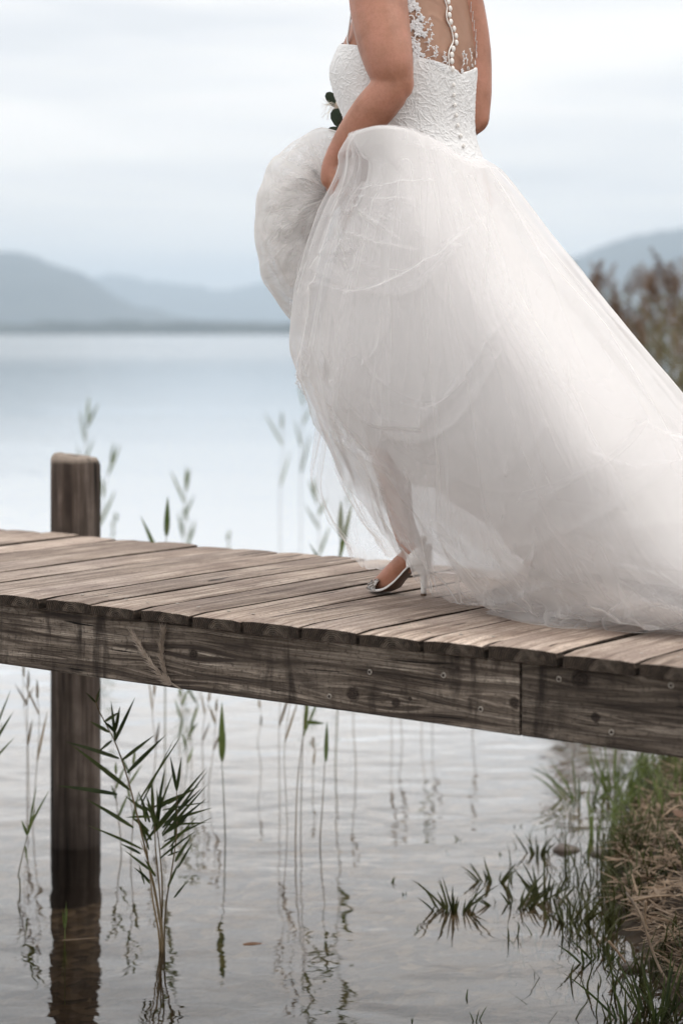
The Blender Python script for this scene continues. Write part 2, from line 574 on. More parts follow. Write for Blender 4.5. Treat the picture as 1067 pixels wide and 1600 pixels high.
M = {}
M['deck'] = wood_deck()
M['end'] = wood_end()
M['post'] = wood_post()
M['skin'] = skinmat()
M['tulle'] = tulle('white_tulle', 0.165)
M['tulle_soft'] = tulle('white_tulle_gathered', 0.17, (0.88, 0.868, 0.855), 0.58)
M['tulle_far'] = tulle('white_tulle_single', 0.20)
M['lining'] = simple('ivory_lining', (0.84, 0.82, 0.812), 0.6, 3, 0.03, 0.2)
M['satin'] = simple('ivory_satin', (0.82, 0.80, 0.78), 0.35, 0, 0, 0.5)
M['lace'] = simple('white_lace', (0.84, 0.835, 0.83), 0.7, 0, 0, 0.3, 0.35, 420)
M['lacethread'] = simple('white_lace_thread', (0.86, 0.86, 0.87), 0.6, 0, 0, 0.4, 0.5, 700)
M['button'] = simple('satin_button', (0.84, 0.81, 0.77), 0.35, 0, 0, 0.5)
M['crystal'] = simple('crystal', (0.30, 0.27, 0.25), 0.15, 120, 0.7, 0.8, Metallic=0.5)
M['outsole'] = simple('brown_outsole', (0.10, 0.06, 0.042), 0.5, 40, 0.3, 0.3)
M['heeltip'] = simple('brown_heel_tip', (0.12, 0.075, 0.05), 0.5)
M['eucalyptus'] = leafmat('dark_grey_green_leaf', (0.022, 0.036, 0.022), (0.06, 0.085, 0.06), 0.15)
M['petal'] = simple('cream_petal', (0.78, 0.72, 0.62), 0.6, 60, 0.1)
M['reed_dark'] = leafmat('dark_reed_leaf', (0.018, 0.032, 0.011), (0.085, 0.108, 0.034), 0.3)
M['reed_green'] = leafmat('green_reed_leaf', (0.05, 0.085, 0.022), (0.16, 0.20, 0.06), 0.4)
M['reed_stem'] = leafmat('tan_reed_stem', (0.10, 0.075, 0.035), (0.24, 0.17, 0.09), 0.1)
M['reed_thin'] = leafmat('olive_reed_stem', (0.07, 0.07, 0.03), (0.17, 0.15, 0.07), 0.1)
M['plume'] = leafmat('brown_reed_plume', (0.10, 0.062, 0.042), (0.25, 0.17, 0.12), 0.35)
M['plume_pale'] = leafmat('straw_reed_plume', (0.30, 0.24, 0.19), (0.50, 0.42, 0.35), 0.3)
M['grass'] = leafmat('bank_grass', (0.014, 0.020, 0.007), (0.075, 0.080, 0.026), 0.3)
M['straw'] = leafmat('dry_straw', (0.085, 0.055, 0.034), (0.37, 0.265, 0.175), 0.15)
M['deadleaf'] = leafmat('dead_leaf', (0.13, 0.07, 0.042), (0.36, 0.20, 0.12), 0.15)
M['steel'] = simple('dull_screw_steel', (0.46, 0.42, 0.37), 0.5, 300, 0.4, 0.5, Metallic=0.8)
M['hole'] = simple('rust_dark', (0.03, 0.02, 0.016), 0.8)
M['stone'] = simple('wet_stone', (0.10, 0.075, 0.06), 0.45, 14, 0.5, 0.5, 0.5, 40)
M['hair'] = simple('brown_hair', (0.05, 0.028, 0.016), 0.5, 60, 0.4)

# ------------------------------------------------------------------ terrain, lake bed, bank
SH = np.array([(-3, 0.35), (0, 0.55), (3, 0.95), (4.0, 0.90), (4.5, 0.83), (4.75, 0.775), (5.0, 0.75), (5.4, 0.735), (5.75, 0.77), (6.2, 0.87), (6.9, 1.10),
               (7.6, 1.32), (9, 1.65), (12, 2.05), (15, 2.2), (19, 2.5), (24, 4.2), (32, 9), (60, 30)], float)
def shore_x(y):
    return np.interp(y, SH[:, 0], SH[:, 1])
def bank_h(x, y):
    d = x - shore_x(y) + 0.07 * noise3(x * 5, y * 5, 2.0) + 0.03 * noise3(x * 17, y * 17, 4.0)
    up = 0.36 * (1 - np.exp(-np.maximum(d, 0) * 1.5)) + 0.02 * np.maximum(d, 0)
    dn = -0.09 * (1 - np.exp(np.minimum(d, 0) * 2.4)) + 0.055 * np.minimum(d, 0)
    h = np.where(d > 0, up, np.maximum(dn, -3.0))
    return h + 0.014 * noise3(x * 7, y * 7, 9.0) + 0.008 * noise3(x * 26, y * 26, 1.0)

m = Mat('bank_soil_and_gravel_bed')
c = m.coords('Object')
v = m.n('ShaderNodeTexVoronoi'); v.inputs['Scale'].default_value = 26; m.l(c, v.inputs['Vector'])
n = m.noise(c, 3, 6, 0.65)
gcol = m.ramp(v.outputs['Color'], [(0.1, (0.030, 0.022, 0.015)), (0.55, (0.085, 0.061, 0.040)), (0.95, (0.19, 0.145, 0.10))])
soil = m.ramp(n, [(0.35, (0.028, 0.021, 0.014)), (0.65, (0.075, 0.052, 0.035))])
s = m.n('ShaderNodeSeparateXYZ'); m.l(c, s.inputs[0])
col = m.mix(m.ramp(m.math('ADD', s.outputs['Z'], 0.5), [(0.49, 0.0), (0.53, 1.0)]), gcol, soil)
m.pbr(col, 0.85, m.bump(m.math('ADD', n, v.outputs['Distance']), 0.7, 0.02), 0.3)
M['ground'] = m.m

gx = np.concatenate([np.linspace(-60, -5, 16), np.linspace(-4, 4, 161), np.linspace(4.5, 70, 30)])
gy = np.concatenate([np.linspace(-12, 3, 12), np.linspace(3.2, 9.5, 127), np.linspace(10, 26, 33), np.linspace(28, 90, 14)])
X, Y = np.meshgrid(gx, gy)
ground = gridmesh('ground', np.stack([X, Y, bank_h(X, Y)], -1), M['ground'])
tag(ground, kind='structure')

# water: a fresnel mirror of the sky over a clear shallow body
m = Mat('lake_water')
c = m.coords('Object')
mp1 = m.n('ShaderNodeMapping'); mp1.inputs['Scale'].default_value = (1.0, 1.5, 1); m.l(c, mp1.inputs[0])
n1 = m.noise(mp1.outputs[0], 3.4, 1, 0.4, 0.3)
n2 = m.noise(mp1.outputs[0], 11.0, 2, 0.5, 0.5)
mp3 = m.n('ShaderNodeMapping'); mp3.inputs['Scale'].default_value = (0.05, 0.35, 1); m.l(c, mp3.inputs[0])
n3 = m.noise(mp3.outputs[0], 0.6, 3, 0.5)
patch = m.ramp(n3, [(0.3, 0.35), (0.7, 1.0)])
hgt = m.math('MULTIPLY', m.math('ADD', n1, m.math('MULTIPLY', n2, 0.16)), patch)
nrm = m.bump(hgt, 1.0, 0.0072)
fr = m.n('ShaderNodeFresnel'); fr.inputs['IOR'].default_value = 1.333; m.l(nrm, fr.inputs['Normal'])
gl = m.n('ShaderNodeBsdfGlossy'); sw = m.n('ShaderNodeSeparateXYZ'); m.l(c, sw.inputs[0]); m.l(m.math('MULTIPLY', m.ramp(m.math('DIVIDE', sw.outputs['Y'], 1500.0), [(0.008, 0.0), (0.10, 1.0)]), m.math('MULTIPLY_ADD', n3, 0.17, 0.02)), gl.inputs['Roughness']); gl.inputs['Color'].default_value = (1, 1, 1, 1); m.l(nrm, gl.inputs['Normal'])
tr = m.n('ShaderNodeBsdfTransparent'); tr.inputs['Color'].default_value = (0.90, 0.84, 0.74, 1)
x = m.n('ShaderNodeMixShader'); m.l(m.math('MULTIPLY', m.math('POWER', fr.outputs[0], 1.5), 3.8, clamp=True), x.inputs[0]); m.l(tr.outputs[0], x.inputs[1]); m.l(gl.outputs[0], x.inputs[2])
m.l(x.outputs[0], m.out.inputs['Surface'])
M['water'] = m.m
wx = np.concatenate([-np.geomspace(9000, 20, 14), np.linspace(-15, 20, 8), np.geomspace(25, 9000, 14)])
wy = np.concatenate([np.linspace(-14, 30, 12), np.geomspace(40, 7200, 20)])
X, Y = np.meshgrid(wx, wy)
water = gridmesh('water', np.stack([X, Y, np.zeros_like(X)], -1), M['water'])
tag(water, kind='structure')
bed = mesh('lake_bed', [(-9200, -14, -3.2), (9200, -14, -3.2), (9200, 7400, -3.2), (-9200, 7400, -3.2)], [(0, 1, 2, 3)], M['ground'])
tag(bed, kind='structure')

# far mountains, real ridges across the lake
m = Mat('wooded_mountain')
c = m.coords('Object')
n = m.noise(c, 0.004, 6, 0.6)
m.pbr(m.ramp(n, [(0.35, (0.03, 0.045, 0.05)), (0.65, (0.07, 0.085, 0.085))]), 0.9, None, 0.1)
M['mountain'] = m.m
def mountain(name, dist, prof, depth, seed):
    """prof: (px, py) skyline as seen across the lake; a ridge with a flank down to the shore and a back slope"""
    prof = np.array(prof, float)
    px = np.linspace(prof[0, 0], prof[-1, 0], 420)
    py = np.interp(px, prof[:, 0], prof[:, 1])
    py = py + 5.0 * noise3(px / 55.0, seed, 1.0) + 2.5 * noise3(px / 17.0, seed, 2.0)
    xs = (px - 533.5) / F * dist
    hs = CAMZ - (py - HZ) / F * dist
    t = np.linspace(0, 1, 26)
    rows = []
    for k, tt in enumerate(np.concatenate([t, 1 + t[1:]])):
        s = tt if tt <= 1 else 2 - tt
        sm = s ** 0.8
        w = noise3(xs / 500.0, np.full_like(xs, tt * 3), seed) * (1 - abs(s - 0.5) * 2) * 0.16
        yy = dist - depth * (1 - tt) if tt <= 1 else dist + depth * (tt - 1)
        z = np.maximum(hs, -2) * np.clip(sm + w, 0, 1) + 0.015 * np.abs(hs) * noise3(xs / 120.0, np.full_like(xs, tt * 9), seed + 3)
        z = np.where(s == 0, -3.0, z)
        rows.append(np.stack([xs * (yy / dist) ** 0, np.full_like(xs, yy), z], -1))
    o = gridmesh(name, np.array(rows), M['mountain'])
    tag(o, kind='structure')
mountain('mountain', 9000, [(-2600, 500), (-1500, 380), (-900, 420), (-420, 365), (-160, 405), (-60, 398), (10, 394), (45, 396), (90, 415), (130, 428), (175, 458), (215, 478), (270, 492), (330, 499), (500, 508), (700, 512), (760, 518)], 1800, 1.0)
mountain('mountain', 15000, [(-700, 440), (-300, 470), (60, 455), (110, 437), (170, 430), (260, 440), (330, 452), (420, 444), (520, 440), (640, 455), (760, 470), (900, 500)], 2500, 5.0)
mountain('mountain', 9500, [(560, 518), (700, 490), (800, 450), (870, 412), (930, 388), (985, 370), (1040, 360), (1090, 353), (1200, 347), (1500, 350), (2100, 370), (3200, 420), (4200, 505)], 2000, 9.0)
mountain('far_shore', 4200, [(-2200, 506), (-400, 504), (0, 505), (150, 502), (300, 503), (460, 504), (700, 506), (1100, 503), (2400, 506)], 200, 12.0)

# ------------------------------------------------------------------ the jetty
AX = unit([0.807, -0.590, 0])           # along the jetty, towards the shore on the right
NX = unit([0.590, 0.807, 0])            # across the jetty, away from the camera
N0 = 3.285                              # front edge of the deck measured along NX
WID = 1.075
ref = P(0, 925, 4.652)
a0 = float(ref @ AX)
jetty = empty('jetty', (AX * (a0 + 1) + NX * N0) * np.array([1, 1, 0]))
tag(jetty, 'weathered grey wooden plank jetty crossing over the shallow lake water', 'jetty')
JO = Vector(jetty.location)
rotz = math.atan2(NX[1], NX[0])
edge_px = [68, 142, 215, 298, 380, 471, 561, 659, 758, 872, 994]
def along(px):
    # where the viewing ray of column px meets the front top edge of the deck
    s = (px - 533.5) / F
    # (a*AX + N0*NX): x/y = s
    return (s * N0 * NX[1] - N0 * NX[0]) / (AX[0] - s * AX[1])
cuts = [along(p) for p in edge_px]
pitch = np.mean(np.diff(cuts))
left = [cuts[0] - pitch * (k + 1) + random.uniform(-.004, .004) for k in range(14)][::-1]
right = [cuts[-1] + pitch * (k + 1) + random.uniform(-.004, .004) for k in range(8)]
cuts = left + cuts + right

def plank_mesh(L, W, T, seed):
    """object space: x along the plank, y across, top at z=0"""
    nx_, ny_ = 22, 6
    xs = np.linspace(0, L, nx_)
    ys = np.linspace(-W / 2, W / 2, ny_)
    Xg, Yg = np.meshgrid(xs, ys, indexing='ij')
    edge = 0.0022 * noise3(Xg * 9, np.sign(Yg) * 3, seed) + 0.0012 * noise3(Xg * 34, np.sign(Yg) * 5, seed + 1)
    Yt = Yg + edge * (np.abs(Yg) > W * 0.45)
    endw = 0.0035 * noise3(Yg * 60, 0.5, seed + 2)
    Xt = Xg + np.where(Xg < 1e-6, endw, 0)
    Zt = -0.0025 * (np.abs(Yg) / (W / 2)) ** 6 + 0.0012 * noise3(Xg * 5, Yg * 30, seed) + 0.004 * noise3(Xg * 1.2, 0.3, seed + 8)
    Zt = Zt - 0.003 * (Xg < 1e-6)
    top = np.stack([Xt, Yt, Zt], -1)
    bot = np.stack([Xt, Yt, np.full_like(Zt, -T)], -1)
    v = np.concatenate([top.reshape(-1, 3), bot.reshape(-1, 3)])
    n = nx_ * ny_
    f, mi = [], []
    for q in gridfaces(nx_, ny_):
        f.append(tuple(q)[::-1][::1]); mi.append(0)
        f.append(tuple(int(k) + n for k in q)); mi.append(0)
    f = [tuple(reversed(q)) if k % 2 == 0 else q for k, q in enumerate(f)]
    for i in range(nx_ - 1):
        for jj in (0, ny_ - 1):
            a, b = i * ny_ + jj, (i + 1) * ny_ + jj
            f.append((a, b, b + n, a + n)); mi.append(1)
    for jj in range(ny_ - 1):
        for i in (0, nx_ - 1):
            a, b = i * ny_ + jj, i * ny_ + jj + 1
            f.append((a, b, b + n, a + n)); mi.append(1)
    return v, f, mi
def recalc(o):
    bm = bmesh.new(); bm.from_mesh(o.data)
    bmesh.ops.recalc_face_normals(bm, faces=bm.faces)
    bm.to_mesh(o.data); bm.free()

sb = MB()
sb.add(*tube([(0, 0, 0.0), (0, 0, 0.0012)], [0.0042, 0.0036], 10)); sb_nail = None
for k in range(len(cuts) - 1):
    W = cuts[k + 1] - cuts[k] - random.uniform(0.007, 0.013)
    ctr = 0.5 * (cuts[k] + cuts[k + 1])
    off = random.uniform(-0.008, 0.006)
    v, f, mi = plank_mesh(WID + random.uniform(-0.012, 0.012) - off, W, 0.028, k * 3.7)
    o = mesh('plank', v, f, [M['deck'], M['end']], jetty, False, mi)
    recalc(o)
    wp = AX * ctr + NX * (N0 + off) + np.array([0, 0, DECK + random.uniform(-0.0025, 0.0015)])
    o.location = Vector(wp) - JO
    o.rotation_euler = (0, 0, rotz + random.uniform(-0.004, 0.004))
    bv = o.modifiers.new('soft', 'BEVEL'); bv.width = 0.0022; bv.segments = 2; bv.limit_method = 'ANGLE'; bv.angle_limit = R(50)
    if 13 < k < 26:
        for q in (-0.27, 0.25):
            if sb_nail is None:
                nl = sb.build('nail_head', M['steel'], o); sb_nail = nl.data
            else:
                nl = bpy.data.objects.new('nail_head', sb_nail); COL.objects.link(nl); nl.parent = o
            nl.location = (0.085 + random.uniform(-.01, .01), q * W + random.uniform(-.006, .006), 0.0002)

# front beam: two lengths that meet at a joint; object space x along the jetty, z up from the beam's bottom
def beam(name, a1, a2, n_front, thick, z0, z1, mat, label=None):
    L = a2 - a1
    nseg = max(2, int(L / 0.05))
    xs = np.linspace(0, L, nseg)
    prof = [(0.003, 0), (0, 0.003)] + [(0, t) for t in np.linspace(0.02, z1 - z0 - 0.02, 5)] + [(0, z1 - z0 - 0.003), (0.003, z1 - z0), (thick, z1 - z0), (thick, 0)]
    V = np.zeros((nseg, len(prof), 3))
    for j, (yy, zz) in enumerate(prof):
        V[:, j, 0] = xs; V[:, j, 1] = yy; V[:, j, 2] = zz
        if yy < 0.01:
            V[:, j, 1] += 0.0016 * noise3(xs * 3, zz * 20, 3.1)
        if zz < 0.01:
            V[:, j, 2] += 0.002 * noise3(xs * 2.5, 4.4, 1.0)
    v = V.reshape(-1, 3)
    f = [tuple(q) for q in gridfaces(nseg, len(prof), True)]
    f.append(tuple(range(len(prof)))); f.append(tuple((nseg - 1) * len(prof) + j for j in range(len(prof))))
    o = mesh(name, v, f, mat, jetty, False)
    recalc(o)
    o.location = Vector(AX * a1 + NX * n_front + np.array([0, 0, z0])) - JO
    o.rotation_euler = (0, 0, math.atan2(AX[1], AX[0]))
    if label: o['label'] = label
    return o
BN = N0 + 0.018
def beam_xz(px, py, a1, z0):
    s = (px - 533.5) / F
    a = (s * BN * NX[1] - BN * NX[0]) / (AX[0] - s * AX[1])
    D = a * AX[1] + BN * NX[1]
    return a - a1, CAMZ - (py - HZ) / F * D - z0, a
ZB0, ZB1 = DECK - 0.171, DECK - 0.030
aj = beam_xz(813, 1100, 0, 0)[2]
aL = cuts[0] - 0.05
kn = [(302, 1022, 0.013), (250, 1050, 0.012), (551, 1084, 0.016), (618, 1099, 0.011), (803, 1099, 0.012), (715, 1045, 0.006), (640, 1092, 0.005)]
knots1 = [(*beam_xz(x_, y_, aL, ZB0)[:2], r_) for x_, y_, r_ in kn]
M['beam1'] = wood_beam(knots1, 'weathered_beam_wood_knotty', 0.92)
knots2 = [(*beam_xz(x_, y_, aj, ZB0)[:2], r_) for x_, y_, r_ in [(905, 1060, 0.02), (928, 1120, 0.010), (845, 1070, 0.006)]]
M['beam2'] = wood_beam(knots2, 'weathered_beam_wood_stained', 0.70)
M['beam3'] = wood_beam([], 'weathered_beam_wood_plain', 0.8)
b1 = beam('beam', aL, aj - 0.003, BN, 0.07, ZB0, ZB1, M['beam1'])
b2 = beam('beam', aj + 0.003, cuts[-1], BN, 0.07, ZB0 - 0.001, ZB1 - 0.001, M['beam2'], 'stained beam end with a dark vertical streak')
b3 = beam('beam', aL, cuts[-1], N0 + WID - 0.10, 0.07, ZB0, ZB1, M['beam3'])
# screws with washers on the front beam
sm = MB()
ring = []
sm.add(*tube([(0, 0, 0), (0, -0.0016, 0)], [0.0058, 0.0050], 14), m=0)
sm.add(*tube([(0, -0.0018, 0), (0, -0.0030, 0)], [0.0036, 0.0030], 10), m=1)
screw_me = None
for (x_, y_) in [(515, 1088), (578, 1050), (693, 1055), (751, 1108), (873, 1060), (955, 1143), (1048, 1070)]:
    par, a1 = (b1, aL) if x_ < 813 else (b2, aj + 0.003)
    bx_, bz_, _ = beam_xz(x_, y_, a1, ZB0)
    if screw_me is None:
        s_ = sm.build('screw', [M['steel'], M['hole']], par, False); screw_me = s_.data
    else:
        s_ = bpy.data.objects.new('screw', screw_me); COL.objects.link(s_); s_.parent = par
    s_.location = (bx_, -0.0002, bz_)
    s_.rotation_euler = (random.uniform(-.15, .15), random.uniform(0, 3), random.uniform(-.15, .15))

# round posts
def post(px, topz, D=None, base=None, tilt=0.0, rad=0.0755):
    p = np.array([(px - 533.5) / F * D, D]) if base is None else base
    zs = np.concatenate([np.linspace(-0.9, 0.0, 6), np.linspace(0.04, topz - 0.02, 22), [topz - 0.012, topz - 0.004, topz]])
    nseg = 40
    V = np.zeros((len(zs), nseg, 3))
    for i, z in enumerate(zs):
        th = np.linspace(0, 2 * math.pi, nseg, endpoint=False)
        r = rad * (1 + 0.020 * noise3(np.cos(th) * 2.2, np.sin(th) * 2.2, z * 0.8) + 0.014 * noise3(np.cos(th) * 8, np.sin(th) * 8, z * 0.7))
        if z > topz - 0.025:
            r = r * (1 - 0.14 * ((z - topz + 0.025) / 0.025) ** 2)
        V[i, :, 0] = r * np.cos(th); V[i, :, 1] = r * np.sin(th); V[i, :, 2] = z
        if z > topz - 0.03:
            V[i, :, 2] += -0.028 * (V[i, :, 0] / rad) * 0.35 + 0.004 * noise3(np.cos(th) * 3, np.sin(th) * 3, 2.0)
    v = np.concatenate([V.reshape(-1, 3), [[0, 0, topz + 0.001]]])
    f = [tuple(q) for q in gridfaces(len(zs), nseg, True)]
    last = (len(zs) - 1) * nseg
    for k in range(nseg):
        f.append((last + k, last + (k + 1) % nseg, len(v) - 1))
    o = mesh('post', v, f, M['post'], jetty, True)
    o.location = Vector((p[0], p[1], 0)) - JO
    return o
DP = 6.12
post(118.5, CAMZ - (712 - HZ) / F * DP, DP)
pxy = P(118.5, 0, DP)[:2]
pa = pxy @ AX[:2]
# its twin under the front of the deck is out of frame further along; a pair stands nearer the shore behind the dress
for da, nn, tz in ((2.9, N0 + WID + 0.10, DECK + 0.2), (2.9, N0 + 0.40, DECK - 0.175), (-1.9, N0 + WID + 0.10, DECK + 0.2)):
    q = AX[:2] * (pa + da) + NX[:2] * nn
    post(0, tz, base=q)
# cross beam from pile to pile under the planks
cb = beam('cross_beam', 0, WID + 0.1, 0, 0.09, 0, 0.12, M['beam3'])
cb.location = Vector(AX * (pa - 0.32) + NX * (N0 + 0.09) + np.array([0, 0, ZB0 - 0.015])) - JO
cb.rotation_euler = (0, 0, rotz)


# ------------------------------------------------------------------ the bride
D0 = 4.6
FW = unit([-0.807, 0.590, 0])           # the way she walks
LF = unit([-0.590, -0.807, 0])          # her left
person = empty('person', tuple(Pdeck(640, 925)))
tag(person, 'bride seen from behind in white lace and tulle gown walking along the jetty', 'person')
PO = Vector(person.location)
def put(o, parent=person):
    adopt(o, parent)
    return o

SEC = np.array([  # py, centre px, half width, half depth
    (-82, 634, .060, .058), (-62, 637, .110, .068), (-42, 640, .165, .085), (-20, 641, .176, .098), (0, 641, .168, .105), (40, 643, .166, .118), (75, 637, .170, .140),
    (110, 629, .172, .160), (150, 632, .166, .148), (190, 640, .158, .132), (220, 645, .158, .128), (260, 650, .178, .145),
    (310, 652, .200, .165), (360, 650, .198, .160), (400, 648, .165, .135)], float)
_sy = np.linspace(SEC[0, 0], SEC[-1, 0], 400)
_sk = np.exp(-0.5 * (np.arange(-24, 25) / 9.0) ** 2); _sk /= _sk.sum()
SECS = [np.convolve(np.pad(np.interp(_sy, SEC[:, 0], SEC[:, k]), 24, mode='edge'), _sk, mode='valid') for k in (1, 2, 3)]
def sec(py):
    return [np.interp(py, _sy, q) for q in SECS]
def torso(py, th, off=0.0):
    c_, a, b = sec(py)
    ctr = np.stack(np.broadcast_arrays((c_ - 533.5) / F * D0, D0 + 0 * c_, CAMZ - (py - HZ) / F * D0), -1)
    groove = 1 - 0.07 * np.exp(-(th / 0.16) ** 2) * np.clip((150 - py) / 60, 0, 1)
    return ctr + ((a + off) * np.sin(th))[..., None] * LF + (-(b * groove + off) * np.cos(th))[..., None] * FW
def torso_at(px, py, off=0.0):
    th = np.linspace(-2.0, 2.6, 700)
    v = torso(np.full_like(th, py), th, off)
    q = v[:, 0] / v[:, 1] * F + 533.5
    g = np.gradient(v[:, 1]); 
    err = np.abs(q - px) + np.where((th < -0.95) | (th > 2.2), 1e3, 0)
    k = int(np.argmin(err))
    n = unit(math.sin(th[k]) * LF - math.cos(th[k]) * FW)
    return v[k], n, th[k]

def limb(mb, pts, rad, n=24, seg=16):
    p = catmull(np.array(pts), n)
    r = np.maximum(catmull(np.array(rad)[:, None], n)[:, 0], 0.003)
    mb.add(*tube(p, r, seg))
    mb.add(*ball(p[0], r[0] * 0.98)); mb.add(*ball(p[-1], r[-1] * 0.98))

bd = MB()
pys = np.linspace(-82, 400, 90)
ths = np.linspace(0, 2 * math.pi, 64, endpoint=False)
PYg, THg = np.meshgrid(pys, (ths + math.pi) % (2 * math.pi) - math.pi, indexing='ij')
V = torso(PYg, THg)
bd.add(V.reshape(-1, 3), [tuple(q) for q in gridfaces(90, 64, True)] + [tuple(range(64)), tuple(89 * 64 + k for k in range(64))])
# left arm, elbow drawn back, hand holding up the skirt
limb(bd, [P(606, -36, 4.53), P(590, -22, 4.46), P(596, 40, 4.41), P(607, 95, 4.375), P(617, 128, 4.372)], [.066, .066, .0635, .0555, .0435])
limb(bd, [P(622, 133, 4.372), P(612, 139, 4.372), P(583, 172, 4.385), P(552, 210, 4.41), P(530, 240, 4.43)], [.036, .043, .0455, .038, .029])
limb(bd, [P(530, 240, 4.43), P(520, 262, 4.435), P(515, 280, 4.437)], [.029, .026, .022], 10)
hand_c = P(517, 277, 4.44)
for q, (dx, dy, dD) in enumerate([(-1, 0, .034), (1, 3, .012), (5, 4, -.010), (10, 1, -.030)]):
    k0 = P(514 + dx, 284 + dy, 4.44 + dD)
    limb(bd, [P(516 + dx * .6, 268, 4.44 + dD * .8), k0, P(518 + dx, 299 + dy, 4.443 + dD), P(530 + dx, 302 + dy, 4.447 + dD), P(536 + dx, 294 + dy, 4.452 + dD)], [.011, .0105, .0095, .0085, .007], 16, 10)
limb(bd, [P(523, 258, 4.425), P(530, 276, 4.415), P(536, 290, 4.425), P(541, 297, 4.44)], [.013, .0115, .010, .008], 12, 10)
# right arm, bent forward behind the body
limb(bd, [P(690, -34, 4.66), P(712, -8, 4.70), P(733, 70, 4.70), P(739, 140, 4.68), P(741, 182, 4.67)], [.062, .060, .050, .044, .036])
limb(bd, [P(741, 184, 4.67), P(700, 205, 4.80), P(640, 200, 4.88), P(590, 190, 4.86), P(562, 186, 4.83)], [.037, .042, .036, .029, .026])
for q in range(4):
    z = 176 + q * 9
    limb(bd, [P(566, z + 3, 4.83), P(548, z, 4.80), P(538, z + 2, 4.78), P(540, z + 4, 4.75)], [.012, .0105, .009, .0075], 12, 10)
limb(bd, [P(566, 180, 4.81), P(552, 170, 4.78), P(541, 166, 4.77)], [.013, .011, .009], 10, 10)
# neck and head
limb(bd, [P(636, -70, 4.60), P(630, -105, 4.61), P(626, -130, 4.62)], [.060, .053, .055], 10)
rotb = np.stack([LF, FW, np.array([0, 0, 1.0])], 1)
hc = P(617, -185, 4.625)
bd.add(*ball(hc, (.073, .094, .112), rotb, 24, 18))
bd.add(*ball(hc + FW * .05 - np.array([0, 0, .06]), (.052, .048, .052), rotb, 16, 12))
bd.add(*ball(hc + FW * .098 - np.array([0, 0, .02]), (.012, .016, .022), rotb))
for sgn in (-1, 1):
    bd.add(*ball(hc + LF * .074 * sgn - np.array([0, 0, .01]), (.010, .020, .030), rotb))
# legs
limb(bd, [P(633, 320, 4.53), P(622, 440, 4.55), P(600, 590, 4.60), P(608, 690, 4.625), P(624, 795, 4.61), P(637, 842, 4.60)], [.095, .085, .058, .051, .031, .0275], 40)
limb(bd, [P(637, 842, 4.60), P(651, 864, 4.592), P(632, 880, 4.615), P(605, 905, 4.655), P(586, 914, 4.68)], [.0275, .025, .026, .024, .013], 24)
limb(bd, [P(662, 320, 4.66), P(680, 450, 4.62), P(700, 590, 4.56), P(770, 720, 4.55), P(826, 835, 4.53), P(834, 866, 4.525)], [.095, .085, .058, .051, .031, .0275], 40)
limb(bd, [P(834, 866, 4.525), P(838, 888, 4.52), P(822, 908, 4.535), P(808, 922, 4.56), P(795, 929, 4.585)], [.0275, .028, .027, .026, .016], 24)
body = bd.build('body', M['skin'])
rm = body.modifiers.new('remesh', 'REMESH'); rm.mode = 'VOXEL'; rm.voxel_size = 0.0048; rm.use_smooth_shade = True
sm_ = body.modifiers.new('smooth', 'SMOOTH'); sm_.factor = 0.5; sm_.iterations = 7
dg = bpy.context.evaluated_depsgraph_get()
newme = bpy.data.meshes.new_from_object(body.evaluated_get(dg))
body.modifiers.clear()
body.data = newme
if not body.data.materials: body.data.materials.append(M['skin'])
body.data.polygons.foreach_set('use_smooth', np.ones(len(body.data.polygons), dtype=bool))
put(body)

hb = MB()
hb.add(*ball(hc - FW * .012 + np.array([0, 0, .016]), (.080, .098, .112), rotb, 24, 16))
hb.add(*ball(hc - FW * .105 - np.array([0, 0, .03]), (.050, .040, .046), rotb, 18, 12))
hair = hb.build('hair', M['hair']); put(hair)

# bodice
thl = np.linspace(-math.pi, math.pi, 720, endpoint=False)
TT = np.degrees(thl)
topy = np.interp(TT, [-180, -150, -100, -60, -25, -6, 0, 6, 25, 60, 85, 100, 130, 155, 180], [64, 70, 86, 97, 108, 119, 124, 119, 110, 98, 88, 82, 74, 64, 64])
boty = np.interp(TT, [-180, -90, -40, 0, 40, 90, 180], [270, 232, 240, 262, 232, 214, 250]) 
vv = np.linspace(0, 1, 170)[:, None]
PYb = topy[None] + (boty - topy)[None] * vv
THb = np.broadcast_to(thl[None], PYb.shape)
Vb = torso(PYb, THb, 0.0075)
nb = (np.sin(THb)[..., None] * LF - np.cos(THb)[..., None] * FW)
s1, s2 = THb * 0.155 * 1.0, (PYb * 0.001472)
w1 = noise3(s1 * 26, s2 * 26, 1.5) * 0.022; w2 = noise3(s1 * 26, s2 * 26, 7.5) * 0.022
vine = ridge((s1 + w1) * 60, (s2 + w2) * 60, 3.0, 5.0)
vine2 = ridge((s1 - w2) * 120, (s2 + w1) * 120, 8.0, 4.0)
petal = np.clip(noise3(s1 * 70, s2 * 70, 12.0) * 1.6, 0, 1)
lace_h = 0.0016 * vine + 0.0010 * vine2 + 0.0006 * petal
fade = np.clip(vv * 30, 0, 1)
Vb = Vb + nb * (lace_h * fade)[..., None]
Vb[0] += nb[0] * -0.004
# scalloped hem over the skirt
bodice = gridmesh('bodice', Vb, M['lace'], wrap=True)
put(bodice)

